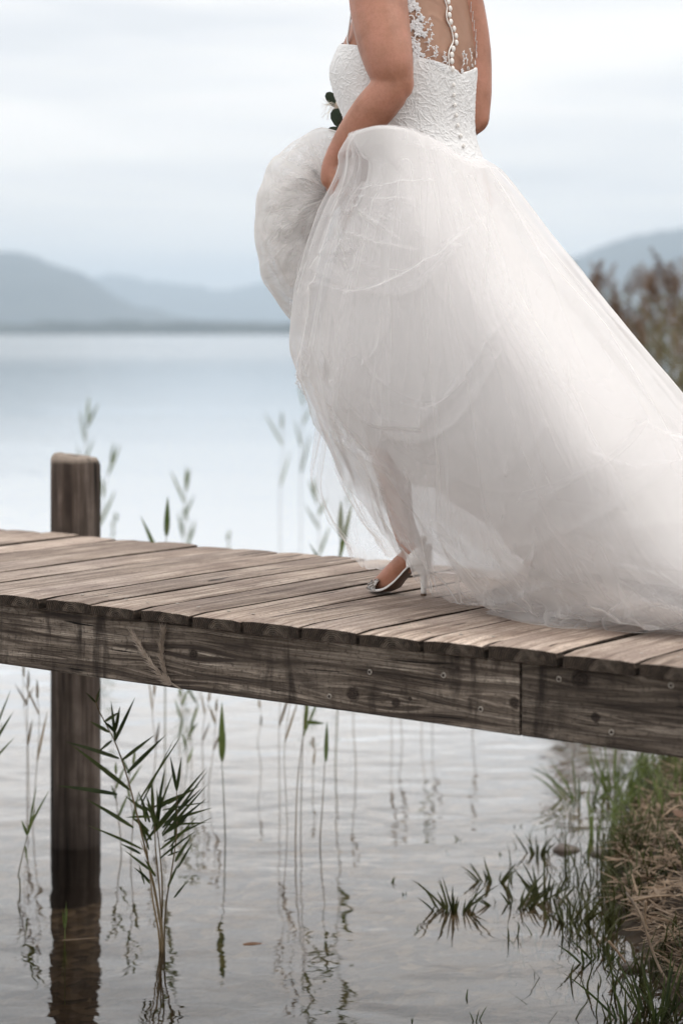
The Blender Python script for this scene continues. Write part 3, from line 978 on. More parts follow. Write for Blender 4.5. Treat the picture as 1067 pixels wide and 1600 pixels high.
# satin buttons down the back
bt = MB(); bt.add(*ball((0, 0, 0), (0.0056, 0.0042, 0.0072), None, 12, 8))
bpts = [(691, -22), (694, -11), (697, 0), (700, 11), (703, 22), (702, 33.5), (704, 44), (709, 54), (712, 65), (712.5, 76), (708, 87.5), (705.5, 97.5), (706, 107.5), (707, 119),
        (709, 143), (709.5, 158), (711, 173), (713, 188), (715.5, 203), (720, 219), (724.5, 234)]
bme = None
for k, (x_, y_) in enumerate(bpts):
    p, n_, th_ = torso_at(x_, y_, 0.009 if y_ < 122 else 0.0125)
    if bme is None:
        b_ = bt.build('button', M['button']); bme = b_.data
    else:
        b_ = bpy.data.objects.new('button', bme); COL.objects.link(b_)
    b_.parent = bodice
    b_.location = Vector(p) - world_loc(bodice)
    b_.rotation_euler = (0, 0, math.atan2(n_[1], n_[0]) + math.pi / 2)
    if y_ > 125: b_.scale = (0.8, 0.8, 0.72)
# placket edge beside the buttons
pk = np.array([torso_at(x_ - 5, y_, 0.007)[0] for x_, y_ in bpts[:14]])
po = mesh('placket', *tube(catmull(pk, 60), 0.0028, 8, flat=0.5), M['button']); put(po, bodice)
# sheer skin-coloured panel over the back
m = Mat('sheer_panel')
d = m.n('ShaderNodeBsdfDiffuse'); d.inputs['Color'].default_value = (0.36, 0.20, 0.13, 1)
gl = m.n('ShaderNodeBsdfGlossy'); gl.inputs['Roughness'].default_value = 0.42; gl.inputs['Color'].default_value = (0.8, 0.62, 0.5, 1)
g2 = m.n('ShaderNodeMixShader'); g2.inputs[0].default_value = 0.22; m.l(d.outputs[0], g2.inputs[1]); m.l(gl.outputs[0], g2.inputs[2])
t = m.n('ShaderNodeBsdfTransparent')
x = m.n('ShaderNodeMixShader'); x.inputs[0].default_value = 0.55
m.l(t.outputs[0], x.inputs[1]); m.l(g2.outputs[0], x.inputs[2]); m.l(x.outputs[0], m.out.inputs['Surface'])
M['sheer'] = m.m
tt2 = np.radians(np.linspace(-80, 66, 110)); py2 = np.linspace(-60, 128, 90)
PYs, THs = np.meshgrid(py2, tt2, indexing='ij')
wr = 0.0022 * ridge(THs * 3 + PYs * 0.02, PYs * 0.012 - THs * 1.2, 4.0, 3.0)
Vs = torso(PYs, THs, 0.004) + (np.sin(THs)[..., None] * LF - np.cos(THs)[..., None] * FW) * (wr + 0.0008 * noise3(THs * 9, PYs * 0.05, 2.0))[..., None]
sp_ = gridmesh('sheer_back_panel', Vs, M['sheer']); put(sp_, bodice)

# appliqué lace: flowers, leaves and curls round the neckline
def flower_mesh():
    mb = MB()
    for k in range(5):
        a = 2 * math.pi * k / 5
        d_ = np.array([math.cos(a), math.sin(a), 0]); e_ = np.array([-math.sin(a), math.cos(a), 0])
        pts = [d_ * .0015, d_ * .005 + e_ * .0028, d_ * .0088 + e_ * .0016, d_ * .0098, d_ * .0088 - e_ * .0016, d_ * .005 - e_ * .0028, d_ * .0058 + np.array([0, 0, .0022])]
        mb.add(pts, [(0, 1, 6), (1, 2, 6), (2, 3, 6), (3, 4, 6), (4, 5, 6), (5, 0, 6)])
        loop = [d_ * .0015, d_ * .005 + e_ * .0031, d_ * .0088 + e_ * .0018, d_ * .010, d_ * .0088 - e_ * .0018, d_ * .005 - e_ * .0031, d_ * .0015]
        mb.add(*tube(catmull(np.array(loop), 14), 0.0007, 5))
    mb.add(*ball((0, 0, .001), (.0022, .0022, .0016), None, 8, 6))
    return mb
def sprig_mesh():
    mb = MB()
    st_ = catmull(np.array([(0, 0, 0), (.004, .009, .0005), (.002, .019, .0005), (-.003, .027, 0)]), 16)
    mb.add(*tube(st_, 0.0008, 5))
    for k, (i, sg) in enumerate([(3, 1), (6, -1), (9, 1), (12, -1), (15, 1), (15, -1)]):
        b0 = st_[i]; d_ = unit(np.array([sg * .9, .75, 0])); e_ = np.array([-d_[1], d_[0], 0])
        L_ = .0082 - .0006 * k
        mb.add([b0, b0 + d_ * L_ * .5 + e_ * .0022, b0 + d_ * L_, b0 + d_ * L_ * .5 - e_ * .0022, b0 + d_ * L_ * .5 + np.array([0, 0, .0018])], [(0, 1, 4), (1, 2, 4), (2, 3, 4), (3, 0, 4)])
    return mb
def curl_mesh():
    mb = MB()
    a = np.linspace(0, 4.6, 26)
    r = .0095 * np.exp(-a * 0.28)
    mb.add(*tube(np.stack([r * np.cos(a), r * np.sin(a), np.full_like(a, .0008)], -1), np.linspace(.0016, .0009, 26), 6))
    mb.add(*ball((r[-1] * math.cos(a[-1]), r[-1] * math.sin(a[-1]), .001), .0018, None, 8, 6))
    return mb
protos = {}
def motif(kind, px, py, rot, sc, off=0.0085):
    p, n_, th_ = torso_at(px, py, off)
    if kind not in protos:
        protos[kind] = {'flower': flower_mesh, 'sprig': sprig_mesh, 'curl': curl_mesh}[kind]().build('lace_' + kind, M['lacethread'])
        o = protos[kind]
    else:
        o = bpy.data.objects.new('lace_' + kind, protos[kind].data); COL.objects.link(o)
    o.parent = bodice
    tq = Vector(n_).to_track_quat('Z', 'Y')
    o.rotation_mode = 'QUATERNION'
    from mathutils import Quaternion
    o.rotation_quaternion = tq @ Quaternion((0, 0, 1), rot)
    o.location = Vector(p) - world_loc(bodice)
    o.scale = (sc, sc, sc)
mrng = random.Random(4)
bandL = [(618, -14), (628, 0), (636, 14), (645, 26), (650, 40), (650, 54), (655, 66), (653, 78), (650, 90), (651, 100)]
for i, (x_, y_) in enumerate(bandL):
    motif(['flower', 'curl', 'flower'][i % 3], x_ + mrng.uniform(-2, 2), y_, mrng.uniform(0, 6), mrng.uniform(1.05, 1.35))
    motif(['curl', 'flower'][i % 2], x_ - 9 + mrng.uniform(-2, 2), y_ + 5, mrng.uniform(0, 6), mrng.uniform(1.0, 1.25))
    if i < 7: motif('flower', x_ + 8, y_ + 4, mrng.uniform(0, 6), mrng.uniform(.7, .95))
for (x_, y_, r_, s_) in [(658, 52, -1.2, .8), (660, 66, -1.0, 1.0), (662, 82, -.9, 1.0), (664, 96, -.5, .9), (672, 104, -.7, 1.0), (680, 106, .1, .9), (690, 112, -.4, .9), (697, 116, .3, .8),
                         (722, 112, -.2, 1.0), (729, 108, .4, 1.1), (736, 102, .2, 1.0), (741, 92, .1, .9), (743, 78, .2, .9), (746, 62, .1, .9), (745, 45, .0, .8), (742, 30, .1, .8), (738, 14, 0, .8)]:
    motif('sprig', x_, y_, r_, s_)
for x_, y_ in [(661, 100), (668, 105), (676, 110), (684, 113), (692, 118), (700, 121), (714, 121), (722, 117), (730, 112), (737, 106), (742, 99), (744, 84), (746, 70), (746, 55)]:
    motif(mrng.choice(['flower', 'curl']), x_, y_ + 2, mrng.uniform(0, 6), mrng.uniform(.55, .8))
# narrow lace strap in front of the left shoulder
st_pts = [P(546, 78, 4.50), P(543, 62, 4.50), P(546, 40, 4.49), P(549, 18, 4.48), P(553, -6, 4.47), P(575, -48, 4.48)]
so_ = mesh('shoulder_strap', *tube(catmull(np.array(st_pts), 40), 0.0055, 8, flat=0.4), M['lace']); put(so_, bodice)

# ------------------------------------------------------------------ the skirt
# control points (px, py, depth): five columns over the near side from the left fold to the right outline
ROWS = [
    [(547, 209, 4.345), (598, 195, 4.315), (660, 207, 4.375), (720, 244, 4.43), (752, 246, 4.56)],
    [(541, 240, 4.35), (598, 228, 4.305), (662, 240, 4.33), (728, 268, 4.38), (775, 272, 4.54)],
    [(537, 270, 4.365), (596, 268, 4.30), (664, 280, 4.28), (738, 300, 4.33), (800, 303, 4.52)],
    [(506, 335, 4.40), (584, 345, 4.29), (666, 365, 4.20), (770, 390, 4.22), (868, 393, 4.45)],
    [(482, 410, 4.43), (563, 430, 4.28), (670, 470, 4.15), (805, 490, 4.10), (944, 487, 4.37)],
    [(467, 480, 4.46), (548, 520, 4.27), (680, 580, 4.12), (860, 600, 4.02), (1040, 604, 4.27)],
    [(467, 525, 4.49), (538, 600, 4.28), (690, 700, 4.13), (905, 730, 3.97), (1150, 737, 4.12)],
    [(474, 560, 4.51), (533, 665, 4.32), (700, 830, 4.22), (960, 880, 3.97), (1290, 885, 3.92)],
    [(484, 597, 4.53), (565, 778, 4.43), (742, 956, 4.32), (1067, 994, 3.972), (1480, 1030, 3.69)]]
def skirt_ctrl():
    C = np.zeros((len(ROWS), 9, 3))
    for i, r in enumerate(ROWS):
        r = np.array(r, float)
        C[i, :5] = r
        v = i / (len(ROWS) - 1)
        bulge = [0.16, 0.2, 0.24, 0.30, 0.36, 0.40, 0.42, 0.44, 0.46][i]
        for k, t_ in enumerate((0.78, 0.5, 0.22)):
            p = r[4] * t_ + r[0] * (1 - t_)
            p[2] += bulge * math.sin(math.pi * t_)
            C[i, 5 + k] = p
        C[i, 8] = r[0]
        if i == len(ROWS) - 1:
            C[i, 5:8] = [(1200, 985, 4.05), (900, 940, 4.48), (640, 800, 4.85)]
        if i == len(ROWS) - 2:
            C[i, 5:8] = [(1090, 860, 4.15), (850, 800, 4.55), (620, 690, 4.83)]
    return C
CT = skirt_ctrl()
def periodic_cols(C, n_near, n_far):
    """closed spline round the columns; dense on the near side"""
    K = 8
    base = C[:, :8]
    ts = np.concatenate([np.linspace(0, 4, n_near, endpoint=False), np.linspace(4, 8, n_far)])
    i = np.clip(ts.astype(int), 0, 7); f = (ts - i)[None, :, None]
    g = lambda k: base[:, k % 8]
    p0, p1, p2, p3 = g(i - 1), g(i), g(i + 1), g(i + 2)
    return 0.5 * (2 * p1 + (p2 - p0) * f + (2 * p0 - 5 * p1 + 4 * p2 - p3) * f ** 2 + (3 * p1 - p0 - 3 * p2 + p3) * f ** 3), ts / 4.0
NN, NF, NR = 330, 80, 280
def skirt_surface(vmax=None, hemn=0.0, seed=0.0):
    rows = catmull(CT, 160)                       # v
    S, u = periodic_cols(rows, NN, NF)            # 160 x cols x 3 (px,py,D)
    vm_ = np.ones(len(u)) if vmax is None else vmax(u)
    vm_ = vm_ - hemn * (0.5 + 0.5 * noise3(u * 9, seed, 0.5)) - hemn * 0.5 * ridge(u * 12, seed + 4, 0.2, 2)
    V = np.linspace(0, 1, NR)[:, None] * vm_[None]
    t = V * 159
    i = np.clip(t.astype(int), 0, 158); f = (t - i)[..., None]
    cols = np.broadcast_to(np.arange(len(u))[None], V.shape)
    Q = S[i, cols] * (1 - f) + S[i + 1, cols] * f
    W = np.stack([(Q[..., 0] - 533.5) / F * Q[..., 2], Q[..., 2], CAMZ - (Q[..., 1] - HZ) / F * Q[..., 2]], -1)
    U = np.broadcast_to(u[None], V.shape)
    du = np.gradient(W, axis=1); dv = np.gradient(W, axis=0)
    N = np.cross(du, dv); N /= np.linalg.norm(N, axis=-1, keepdims=True) + 1e-9
    ref_ = W - W.mean(axis=1, keepdims=True)
    sg = np.sign((N * ref_).sum(-1).mean())
    return W, N * sg, U, V, Q

CREASES = [  # polyline, width px, height m, layer
    ([(480, 447), (515, 450), (560, 464), (614, 452), (695, 405), (748, 352)], 10, .016, 2),
    ([(800, 480), (787, 511), (735, 598), (668, 664), (605, 661), (580, 655)], 7, .015, 2),
    ([(625, 480), (618, 513), (600, 550), (573, 580), (550, 592)], 5, .011, 2),
    ([(596, 285), (588, 305), (564, 335), (515, 339)], 5, .014, 2),
    ([(545, 366), (562, 371), (600, 385), (665, 399)], 5, .013, 2),
    ([(560, 335), (566, 352), (568, 395), (545, 400), (500, 398)], 4, .011, 2),
    ([(530, 395), (562, 371), (575, 345)], 5, .012, 1),
    ([(525, 405), (560, 415), (610, 420)], 6, .010, 1),
    ([(555, 215), (556, 260), (566, 330)], 4, .012, 2),
    ([(632, 300), (628, 420), (622, 560), (618, 655)], 4, .009, 1),
    ([(655, 260), (652, 330), (640, 400)], 6, .008, 2),
    ([(684, 440), (676, 560), (664, 640), (660, 720)], 4, .008, 1),
    ([(600, 215), (606, 330), (600, 420)], 5, .008, 1),
    ([(700, 430), (698, 560), (690, 700)], 5, .008, 2),
    ([(763, 279), (805, 394), (824, 485), (862, 607), (880, 720)], 7, .012, 1),
    ([(843, 409), (935, 516), (1003, 630), (1042, 700), (1090, 790)], 6, .014, 2),
    ([(800, 310), (860, 410), (940, 520), (1010, 610), (1067, 680)], 6, .010, 1),
    ([(705, 270), (725, 330), (760, 400), (782, 440)], 12, .012, 2),
    ([(855, 660), (855, 672), (830, 711), (805, 734), (772, 745)], 5, .011, 2),
    ([(818, 600), (814, 640), (801, 803), (785, 838)], 4, .010, 2),
    ([(922, 728), (876, 767), (839, 806), (815, 836)], 5, .010, 2),
    ([(884, 560), (883, 640), (884, 730)], 4, .009, 1),
    ([(853, 700), (848, 755)], 4, .009, 2),
    ([(915, 650), (905, 700), (880, 720), (858, 742)], 5, .009, 1),
    ([(720, 938), (760, 930), (801, 926), (850, 905), (900, 890)], 5, .014, 2),
    ([(800, 978), (857, 965), (892, 939), (928, 928), (996, 929), (1080, 936)], 6, .016, 2),
    ([(700, 838), (720, 851), (795, 894), (850, 962)], 5, .014, 2),
    ([(590, 770), (640, 820), (700, 880), (760, 940)], 7, .016, 2),
    ([(560, 690), (600, 750), (660, 800), (720, 880)], 6, .014, 1),
    ([(600, 740), (610, 790), (640, 830), (690, 860)], 5, .012, 2),
    ([(610, 695), (605, 760), (612, 850)], 4, .009, 1),
    ([(640, 720), (655, 742), (652, 765)], 4, .010, 2),
    ([(500, 640), (560, 700), (610, 720), (640, 738)], 5, .010, 2),
    ([(870, 985), (905, 960), (930, 940)], 5, .014, 1),
    ([(960, 985), (985, 950), (1010, 935)], 6, .016, 1),
    ([(1020, 990), (1000, 960), (960, 935), (900, 915)], 6, .014, 2),
    ([(730, 960), (760, 920), (800, 880), (830, 820)], 6, .010, 1),
    ([(640, 480), (700, 520), (800, 540)], 10, .008, 1),
    ([(520, 480), (545, 540), (560, 600), (600, 640)], 6, .009, 1),
    ([(490, 500), (510, 560), (530, 640), (560, 700)], 6, .010, 2),
    ([(570, 530), (590, 585), (620, 610)], 4, .009, 2)]
crng = random.Random(12)
def wander(x_, y_, ang, L_, turn, n=5):
    p = [(x_, y_)]
    for k in range(n):
        x_ += math.cos(ang) * L_ / n; y_ += math.sin(ang) * L_ / n; ang += turn / n
        p.append((x_, y_))
    return p
for k in range(8):      # long creases that fall from the waist
    x_ = crng.uniform(520, 980); y_ = crng.uniform(230, 620) + max(0, x_ - 700) * .7
    a_ = math.pi / 2 + (720 - x_) * .0012 + crng.uniform(-.25, .25)
    CREASES.append((wander(x_, y_, a_, crng.uniform(90, 260), crng.uniform(-.5, .5)), crng.uniform(2.6, 5), crng.uniform(.005, .011), crng.choice([0, 1, 2])))
for k in range(12):      # crossing creases where the net gathers towards the hem
    x_ = crng.uniform(520, 1040); y_ = crng.uniform(640, 900) + max(0, x_ - 600) * .14
    a_ = crng.choice([crng.uniform(.3, 1.1), crng.uniform(2.1, 2.9), crng.uniform(-.2, .3)])
    CREASES.append((wander(x_, y_, a_, crng.uniform(60, 190), crng.uniform(-.9, .9)), crng.uniform(2.6, 5), crng.uniform(.006, .013), crng.choice([0, 1, 2])))
for k in range(16):      # short ones radiating from the hand
    a_ = crng.uniform(-.2, 1.5); r_ = crng.uniform(20, 60)
    CREASES.append((wander(522 + r_ * math.cos(a_), 300 + r_ * math.sin(a_), a_, crng.uniform(50, 130), crng.uniform(-.4, .4)), crng.uniform(2.5, 4), crng.uniform(.006, .011), crng.choice([1, 2])))
def folds(U, V, Q, seed, layer, amp):
    near = np.clip(np.minimum(U, 1.0), 0, 1)
    a = np.clip(V * 1.15, 0, 1)
    big = noise3(U * 5 + 0.8 * noise3(U * 3, V * 2, 40.0), V * 1.2, 40.0)      # shared by all layers
    ph = U * (8.5 + 0.7 * layer) + 0.9 * noise3(U * 2.2, V * 1.1, seed + 2) + 0.30 * noise3(U * 5, V * 2.6, seed + 4) + 0.37 * layer
    crest = 1 - np.abs(np.sin(math.pi * ph)) ** 0.95                          # long flutes with a fine crest
    mod = np.clip(0.45 + 0.9 * noise3(U * 4, V * 1.6, seed + 7), 0.0, 1.1)     # that come and go
    r2 = ridge(U * 3.2 + V * 1.2 + 0.7 * noise3(U * 3, V * 3, seed + 6), V * 1.9 - U * 1.5, seed + 5, 3)
    h = amp * (0.75 * big * (0.25 + a) + 0.95 * (crest - 0.3) * mod * (0.15 + a) + 0.45 * r2 * (0.2 + 0.8 * a))
    hem = np.clip((V - 0.8) / 0.2, 0, 1) ** 1.5
    pool = hem * np.clip((U - 0.36) / 0.12, 0.08, 1)
    h = h + pool * (0.022 * ridge(U * 20, V * 5, seed + 9, 3) + 0.034 * noise3(U * 13, V * 3.5, seed + 4))
    for poly, w, hh, ly in CREASES:
        if ly != layer: continue
        pa_ = np.array(poly)
        bb = (Q[..., 0] > pa_[:, 0].min() - 40) & (Q[..., 0] < pa_[:, 0].max() + 40) & (Q[..., 1] > pa_[:, 1].min() - 40) & (Q[..., 1] < pa_[:, 1].max() + 40)
        d_, al, sn = segdist(Q[..., 0][bb], Q[..., 1][bb], poly)
        prof_ = np.where(sn > 0, np.exp(-(d_ / (0.55 * w)) ** 2), np.exp(-d_ / (2.6 * w)))
        taper = np.clip(np.sin(math.pi * np.clip(al, 0.02, 0.98)), 0, 1) ** 0.6
        h[bb] += np.where(U[bb] < 1.0, 1.0 * hh * taper * prof_, 0)
    return h
edge_fade = lambda U: np.clip(np.minimum(np.abs(U), np.abs(1 - U)) * 8, 0.6, 1)
LHEM = np.array([(400, 560), (470, 592), (500, 650), (530, 690), (580, 735), (625, 785), (668, 778), (700, 765), (738, 815), (765, 868), (795, 905), (850, 918), (950, 932), (1067, 945), (1600, 1010)], float)
def lining_v(u):
    """where the lining ends on each column: an uneven hem that opens over the front leg"""
    S, _ = periodic_cols(catmull(CT, 160), NN, NF)
    lim = np.interp(S[..., 0], LHEM[:, 0], LHEM[:, 1])
    past = S[..., 1] > lim
    first = np.where(past.any(0), past.argmax(0), 159) / 159.0
    vcap = 0.97
    far = np.interp(u, [1.0, 1.2, 1.5, 1.8, 2.0], [.99, .98, .93, .88, first[0]])
    vm_ = np.where(u < 1.0, np.minimum(first, 0.99), far)
    k = np.hanning(9); k /= k.sum()
    return np.convolve(np.pad(vm_, 4, mode='edge'), k, mode='valid')
W, N, U, V, Q = skirt_surface(lining_v, 0.005, 1.0)
H = folds(U, V, Q, 21.0, 0, 0.016)
W2 = W + N * (H * 0.6 - 0.055 * np.clip(V * 5, 0.1, 1))[..., None]
W2[..., 2] = np.maximum(W2[..., 2], DECK + 0.004)
lining = gridmesh('skirt_lining', W2, M['lining']); put(lining)
for k in range(4):
    W, N, U, V, Q = skirt_surface((lambda u: np.interp(u, [0, .35, .6, 2.0], [.96, .93, .97, .94])) if k == 0 else None, 0.016 + 0.004 * (3 - k), 3.0 + 5 * k)
    H = folds(U, V, Q, 40.0 + 13 * k, k - 1, 0.020) * edge_fade(U)
    W2 = W + N * (H + (-0.026 + 0.014 * k) * np.clip(V * 8, 0.1, 1))[..., None]
    zmin = DECK + 0.005 + 0.002 * k
    soft = np.clip(0.5 + 0.5 * noise3(W2[..., 0] * 16, W2[..., 1] * 16, 3.0 + k), 0, 1) * 0.018
    W2[..., 2] = np.where(W2[..., 2] < zmin + soft, zmin + soft, W2[..., 2])
    o = gridmesh('tulle_layer', W2, M['tulle']); put(o)

def sheet(name, ctrl, nr, nc, seed, amp, mat, off=0.0):
    C = np.array(ctrl, float)
    rows = catmull(C, nr)
    S = np.stack([catmull(r, nc) for r in rows])
    W = np.stack([(S[..., 0] - 533.5) / F * S[..., 2], S[..., 2], CAMZ - (S[..., 1] - HZ) / F * S[..., 2]], -1)
    v = np.linspace(0, 1, nr)[:, None] * np.ones((1, nc)); u = np.linspace(0, 1, nc)[None] * np.ones((nr, 1))
    N = np.cross(np.gradient(W, axis=1), np.gradient(W, axis=0)); N /= np.linalg.norm(N, axis=-1, keepdims=True) + 1e-9
    h = amp * (noise3(u * 4, v * 1.5, seed) + 0.7 * ridge(u * 6 + 0.7 * noise3(u * 3, v * 2, seed), v * 1.2, seed + 2, 3))
    W = W + N * (h + off)[..., None]
    W[..., 2] = np.maximum(W[..., 2], DECK + 0.004 + off * 0.2)
    o = gridmesh(name, W, mat); put(o)
    return o
# loose overlapping panels: each a fold of net with free edges, lying over the layers below
_S160, _u160 = periodic_cols(catmull(CT, 160), 240, 40)
def panel(edge0, edge1, v0, v1, off, seed, amp=0.012, nr=90, nc=44, mat=None):
    """edge0 / edge1: u of the two long edges at v0, the middle and v1"""
    t = np.linspace(0, 1, nr)
    e0 = catmull(np.array(edge0, float)[:, None], nr)[:, 0] + 0.010 * noise3(t * 3, seed, 0.3)
    e1 = catmull(np.array(edge1, float)[:, None], nr)[:, 0] + 0.010 * noise3(t * 3, seed, 5.3)
    w = np.linspace(0, 1, nc)[None]
    Ug = np.clip(e0[:, None] * (1 - w) + e1[:, None] * w, 0.004, 0.985)
    Vg = np.broadcast_to((v0 + (v1 - v0) * t)[:, None], Ug.shape) + 0.012 * noise3(Ug * 7, seed, 1.0)
    Vg = np.clip(Vg, 0.0, 0.995)
    fi = Vg * 159; fj = Ug * 240
    i = np.clip(fi.astype(int), 0, 158); j = np.clip(fj.astype(int), 0, 238)
    a = (fi - i)[..., None]; b = (fj - j)[..., None]
    Qp = (_S160[i, j] * (1 - a) + _S160[i + 1, j] * a) * (1 - b) + (_S160[i, j + 1] * (1 - a) + _S160[i + 1, j + 1] * a) * b
    Wp = np.stack([(Qp[..., 0] - 533.5) / F * Qp[..., 2], Qp[..., 2], CAMZ - (Qp[..., 1] - HZ) / F * Qp[..., 2]], -1)
    N = np.cross(np.gradient(Wp, axis=1), np.gradient(Wp, axis=0)); N /= np.linalg.norm(N, axis=-1, keepdims=True) + 1e-9
    N = np.where((N[..., 1].mean() > 0), -N, N)
    big = 0.020 * 0.75 * noise3(Ug * 5 + 0.8 * noise3(Ug * 3, Vg * 2, 40.0), Vg * 1.2, 40.0) * (0.25 + np.clip(Vg * 1.15, 0, 1))
    arch = np.sin(math.pi * np.broadcast_to(w, Ug.shape)) ** 0.7
    h = big + off + 0.016 * (arch - 0.4) * (0.3 + Vg) + amp * (ridge(w * 3 + 0.8 * noise3(w * 2, Vg * 3, seed), Vg * 2.0, seed + 2, 3) + 0.6 * noise3(w * 2, Vg * 4, seed + 4))
    end = np.minimum(t, 1 - t)[:, None]
    h = h - 0.03 * np.clip(1 - end * 12, 0, 1) * (0 if v1 > .98 else 1)      # the ends tuck in under the outer net
    Wp = Wp + N * h[..., None]
    Wp[..., 2] = np.maximum(Wp[..., 2], DECK + 0.008)
    o = gridmesh('tulle_fold', Wp, M['tulle'] if mat is None else mat); put(o)
prg = random.Random(31)
for k in range(9):                                    # broad folds that fall from the waist
    u0 = 0.06 + 0.86 * (k + prg.uniform(-.3, .3)) / 9
    wd = prg.uniform(.08, .17); dr = prg.uniform(-.07, .07)
    va = prg.choice([0.04, 0.15, 0.28]); vb = prg.choice([.97, .88, .80]) if u0 > .45 else prg.choice([.88, .80, .70])
    panel([u0, u0 + dr * .5 + prg.uniform(-.03, .03), u0 + dr], [u0 + wd * .4, u0 + wd + dr * .5, u0 + wd * 1.3 + dr], va, vb, prg.uniform(.006, .022), 100 + 7 * k, .0025)
# swags that sweep across: long edges run along the skirt, so the panel is laid out the other way round
def swag(pts0, pts1, off, seed):
    """pts0 / pts1: (u, v) points of the upper and lower edge"""
    A = catmull(np.array(pts0, float), 150); B = catmull(np.array(pts1, float), 150)
    w = np.linspace(0, 1, 40)[:, None, None]
    G = A[None] * (1 - w) + B[None] * w
    Ug, Vg = np.clip(G[..., 0], .004, .985), np.clip(G[..., 1], 0, .995)
    fi = Vg * 159; fj = Ug * 240
    i = np.clip(fi.astype(int), 0, 158); j = np.clip(fj.astype(int), 0, 238)
    a = (fi - i)[..., None]; b = (fj - j)[..., None]
    Qp = (_S160[i, j] * (1 - a) + _S160[i + 1, j] * a) * (1 - b) + (_S160[i, j + 1] * (1 - a) + _S160[i + 1, j + 1] * a) * b
    Wp = np.stack([(Qp[..., 0] - 533.5) / F * Qp[..., 2], Qp[..., 2], CAMZ - (Qp[..., 1] - HZ) / F * Qp[..., 2]], -1)
    N = np.cross(np.gradient(Wp, axis=1), np.gradient(Wp, axis=0)); N /= np.linalg.norm(N, axis=-1, keepdims=True) + 1e-9
    N = np.where((N[..., 1].mean() > 0), -N, N)
    big = 0.015 * noise3(Ug * 5 + 0.8 * noise3(Ug * 3, Vg * 2, 40.0), Vg * 1.2, 40.0) * (0.25 + np.clip(Vg * 1.15, 0, 1))
    ww = np.broadcast_to(w[..., 0], Ug.shape); al = np.broadcast_to(np.linspace(0, 1, 150)[None], Ug.shape)
    h = big + off + 0.022 * ww ** 1.5 + 0.006 * noise3(al * 5, ww * 2, seed)
    h = h - 0.05 * np.clip(1 - np.minimum(al, 1 - al) * 9, 0, 1) - 0.03 * np.clip(1 - ww * 6, 0, 1)
    Wp = Wp + N * h[..., None]
    Wp[..., 2] = np.maximum(Wp[..., 2], DECK + 0.008)
    put(gridmesh('tulle_fold', Wp, M['tulle']))
swag([(.03, .40), (.25, .46), (.45, .44), (.62, .33)], [(.02, .50), (.25, .53), (.48, .49), (.66, .36)], .006, 401)
swag([(.20, .66), (.36, .70), (.52, .66), (.66, .52)], [(.18, .74), (.36, .77), (.55, .70), (.70, .54)], .008, 413)
swag([(.04, .78), (.22, .80), (.42, .86), (.60, .93)], [(.05, .86), (.22, .885), (.42, .93), (.60, .97)], .010, 425)
swag([(.42, .78), (.60, .80), (.78, .74), (.92, .64)], [(.40, .85), (.60, .86), (.80, .79), (.95, .68)], .008, 437)
# the train heaps up in ruffles on the boards
for k, (dy, dd) in enumerate([(0, 0.0), (-9, 0.03), (-20, 0.07)]):
    sheet('tulle_ruffle', [[(770, 915 + dy, 4.34 + dd), (860, 905 + dy, 4.20 + dd), (960, 905 + dy, 4.06 + dd), (1060, 908 + dy, 3.99 + dd), (1180, 915 + dy, 3.90 + dd)],
                           [(765, 942 + dy, 4.31 + dd), (860, 943 + dy, 4.13 + dd), (960, 946 + dy, 3.99 + dd), (1065, 950 + dy, 3.93 + dd), (1190, 958 + dy, 3.85 + dd)],
                           [(755, 962 + dy * .7, 4.26 + dd), (865, 984 + dy * .7, 4.058 + dd), (965, 988 + dy * .7, 4.02 + dd), (1075, 996 + dy * .7, 3.955 + dd), (1200, 1004 + dy * .7, 3.89 + dd)]], 70, 260, 140.0 + 9 * k, 0.020, M['tulle'], 0.0)

# single far layers of net that hang from the raised front of the skirt and show against the lake
far_ctrl = [
    [(480, 520, 4.70), (540, 540, 4.80), (620, 560, 4.86), (720, 580, 4.82)],
    [(496, 610, 4.72), (540, 640, 4.83), (630, 660, 4.92), (740, 680, 4.88)],
    [(487, 700, 4.76), (545, 720, 4.88), (640, 740, 4.97), (760, 760, 4.93)],
    [(486, 752, 4.80), (545, 790, 4.92), (650, 820, 5.00), (790, 840, 4.95)],
    [(512, 806, 4.86), (560, 850, 4.95), (660, 878, 5.02), (810, 890, 4.95)],
    [(545, 850, 4.90), (572, 889, 5.07), (670, 897, 5.00), (820, 910, 4.83)]]
sheet('tulle_layer', far_ctrl, 120, 120, 71.0, 0.012, M['tulle_far'])
far2 = [[(x_ + 22 + 6 * i, y_ - 8, d_ + .03) for (x_, y_, d_) in r] for i, r in enumerate(far_ctrl)]
sheet('tulle_layer', far2, 110, 110, 83.0, 0.012, M['tulle_far'])

sheet('tulle_cuff', [[(556, 240, 4.375), (540, 247, 4.365), (523, 263, 4.37)], [(556, 268, 4.375), (542, 270, 4.365), (530, 279, 4.37)], [(556, 290, 4.38), (540, 296, 4.37), (527, 302, 4.385)], [(540, 325, 4.39), (525, 325, 4.38), (508, 335, 4.40)]], 60, 60, 91.0, 0.007, M['tulle_soft'])
sheet('tulle_cuff', [[(556, 246, 4.38), (540, 252, 4.37), (526, 266, 4.376)], [(556, 268, 4.38), (542, 272, 4.37), (532, 280, 4.376)], [(556, 290, 4.386), (540, 296, 4.376), (530, 302, 4.39)], [(540, 325, 4.396), (525, 325, 4.386), (511, 335, 4.406)]], 60, 60, 95.0, 0.007, M['tulle_soft'])
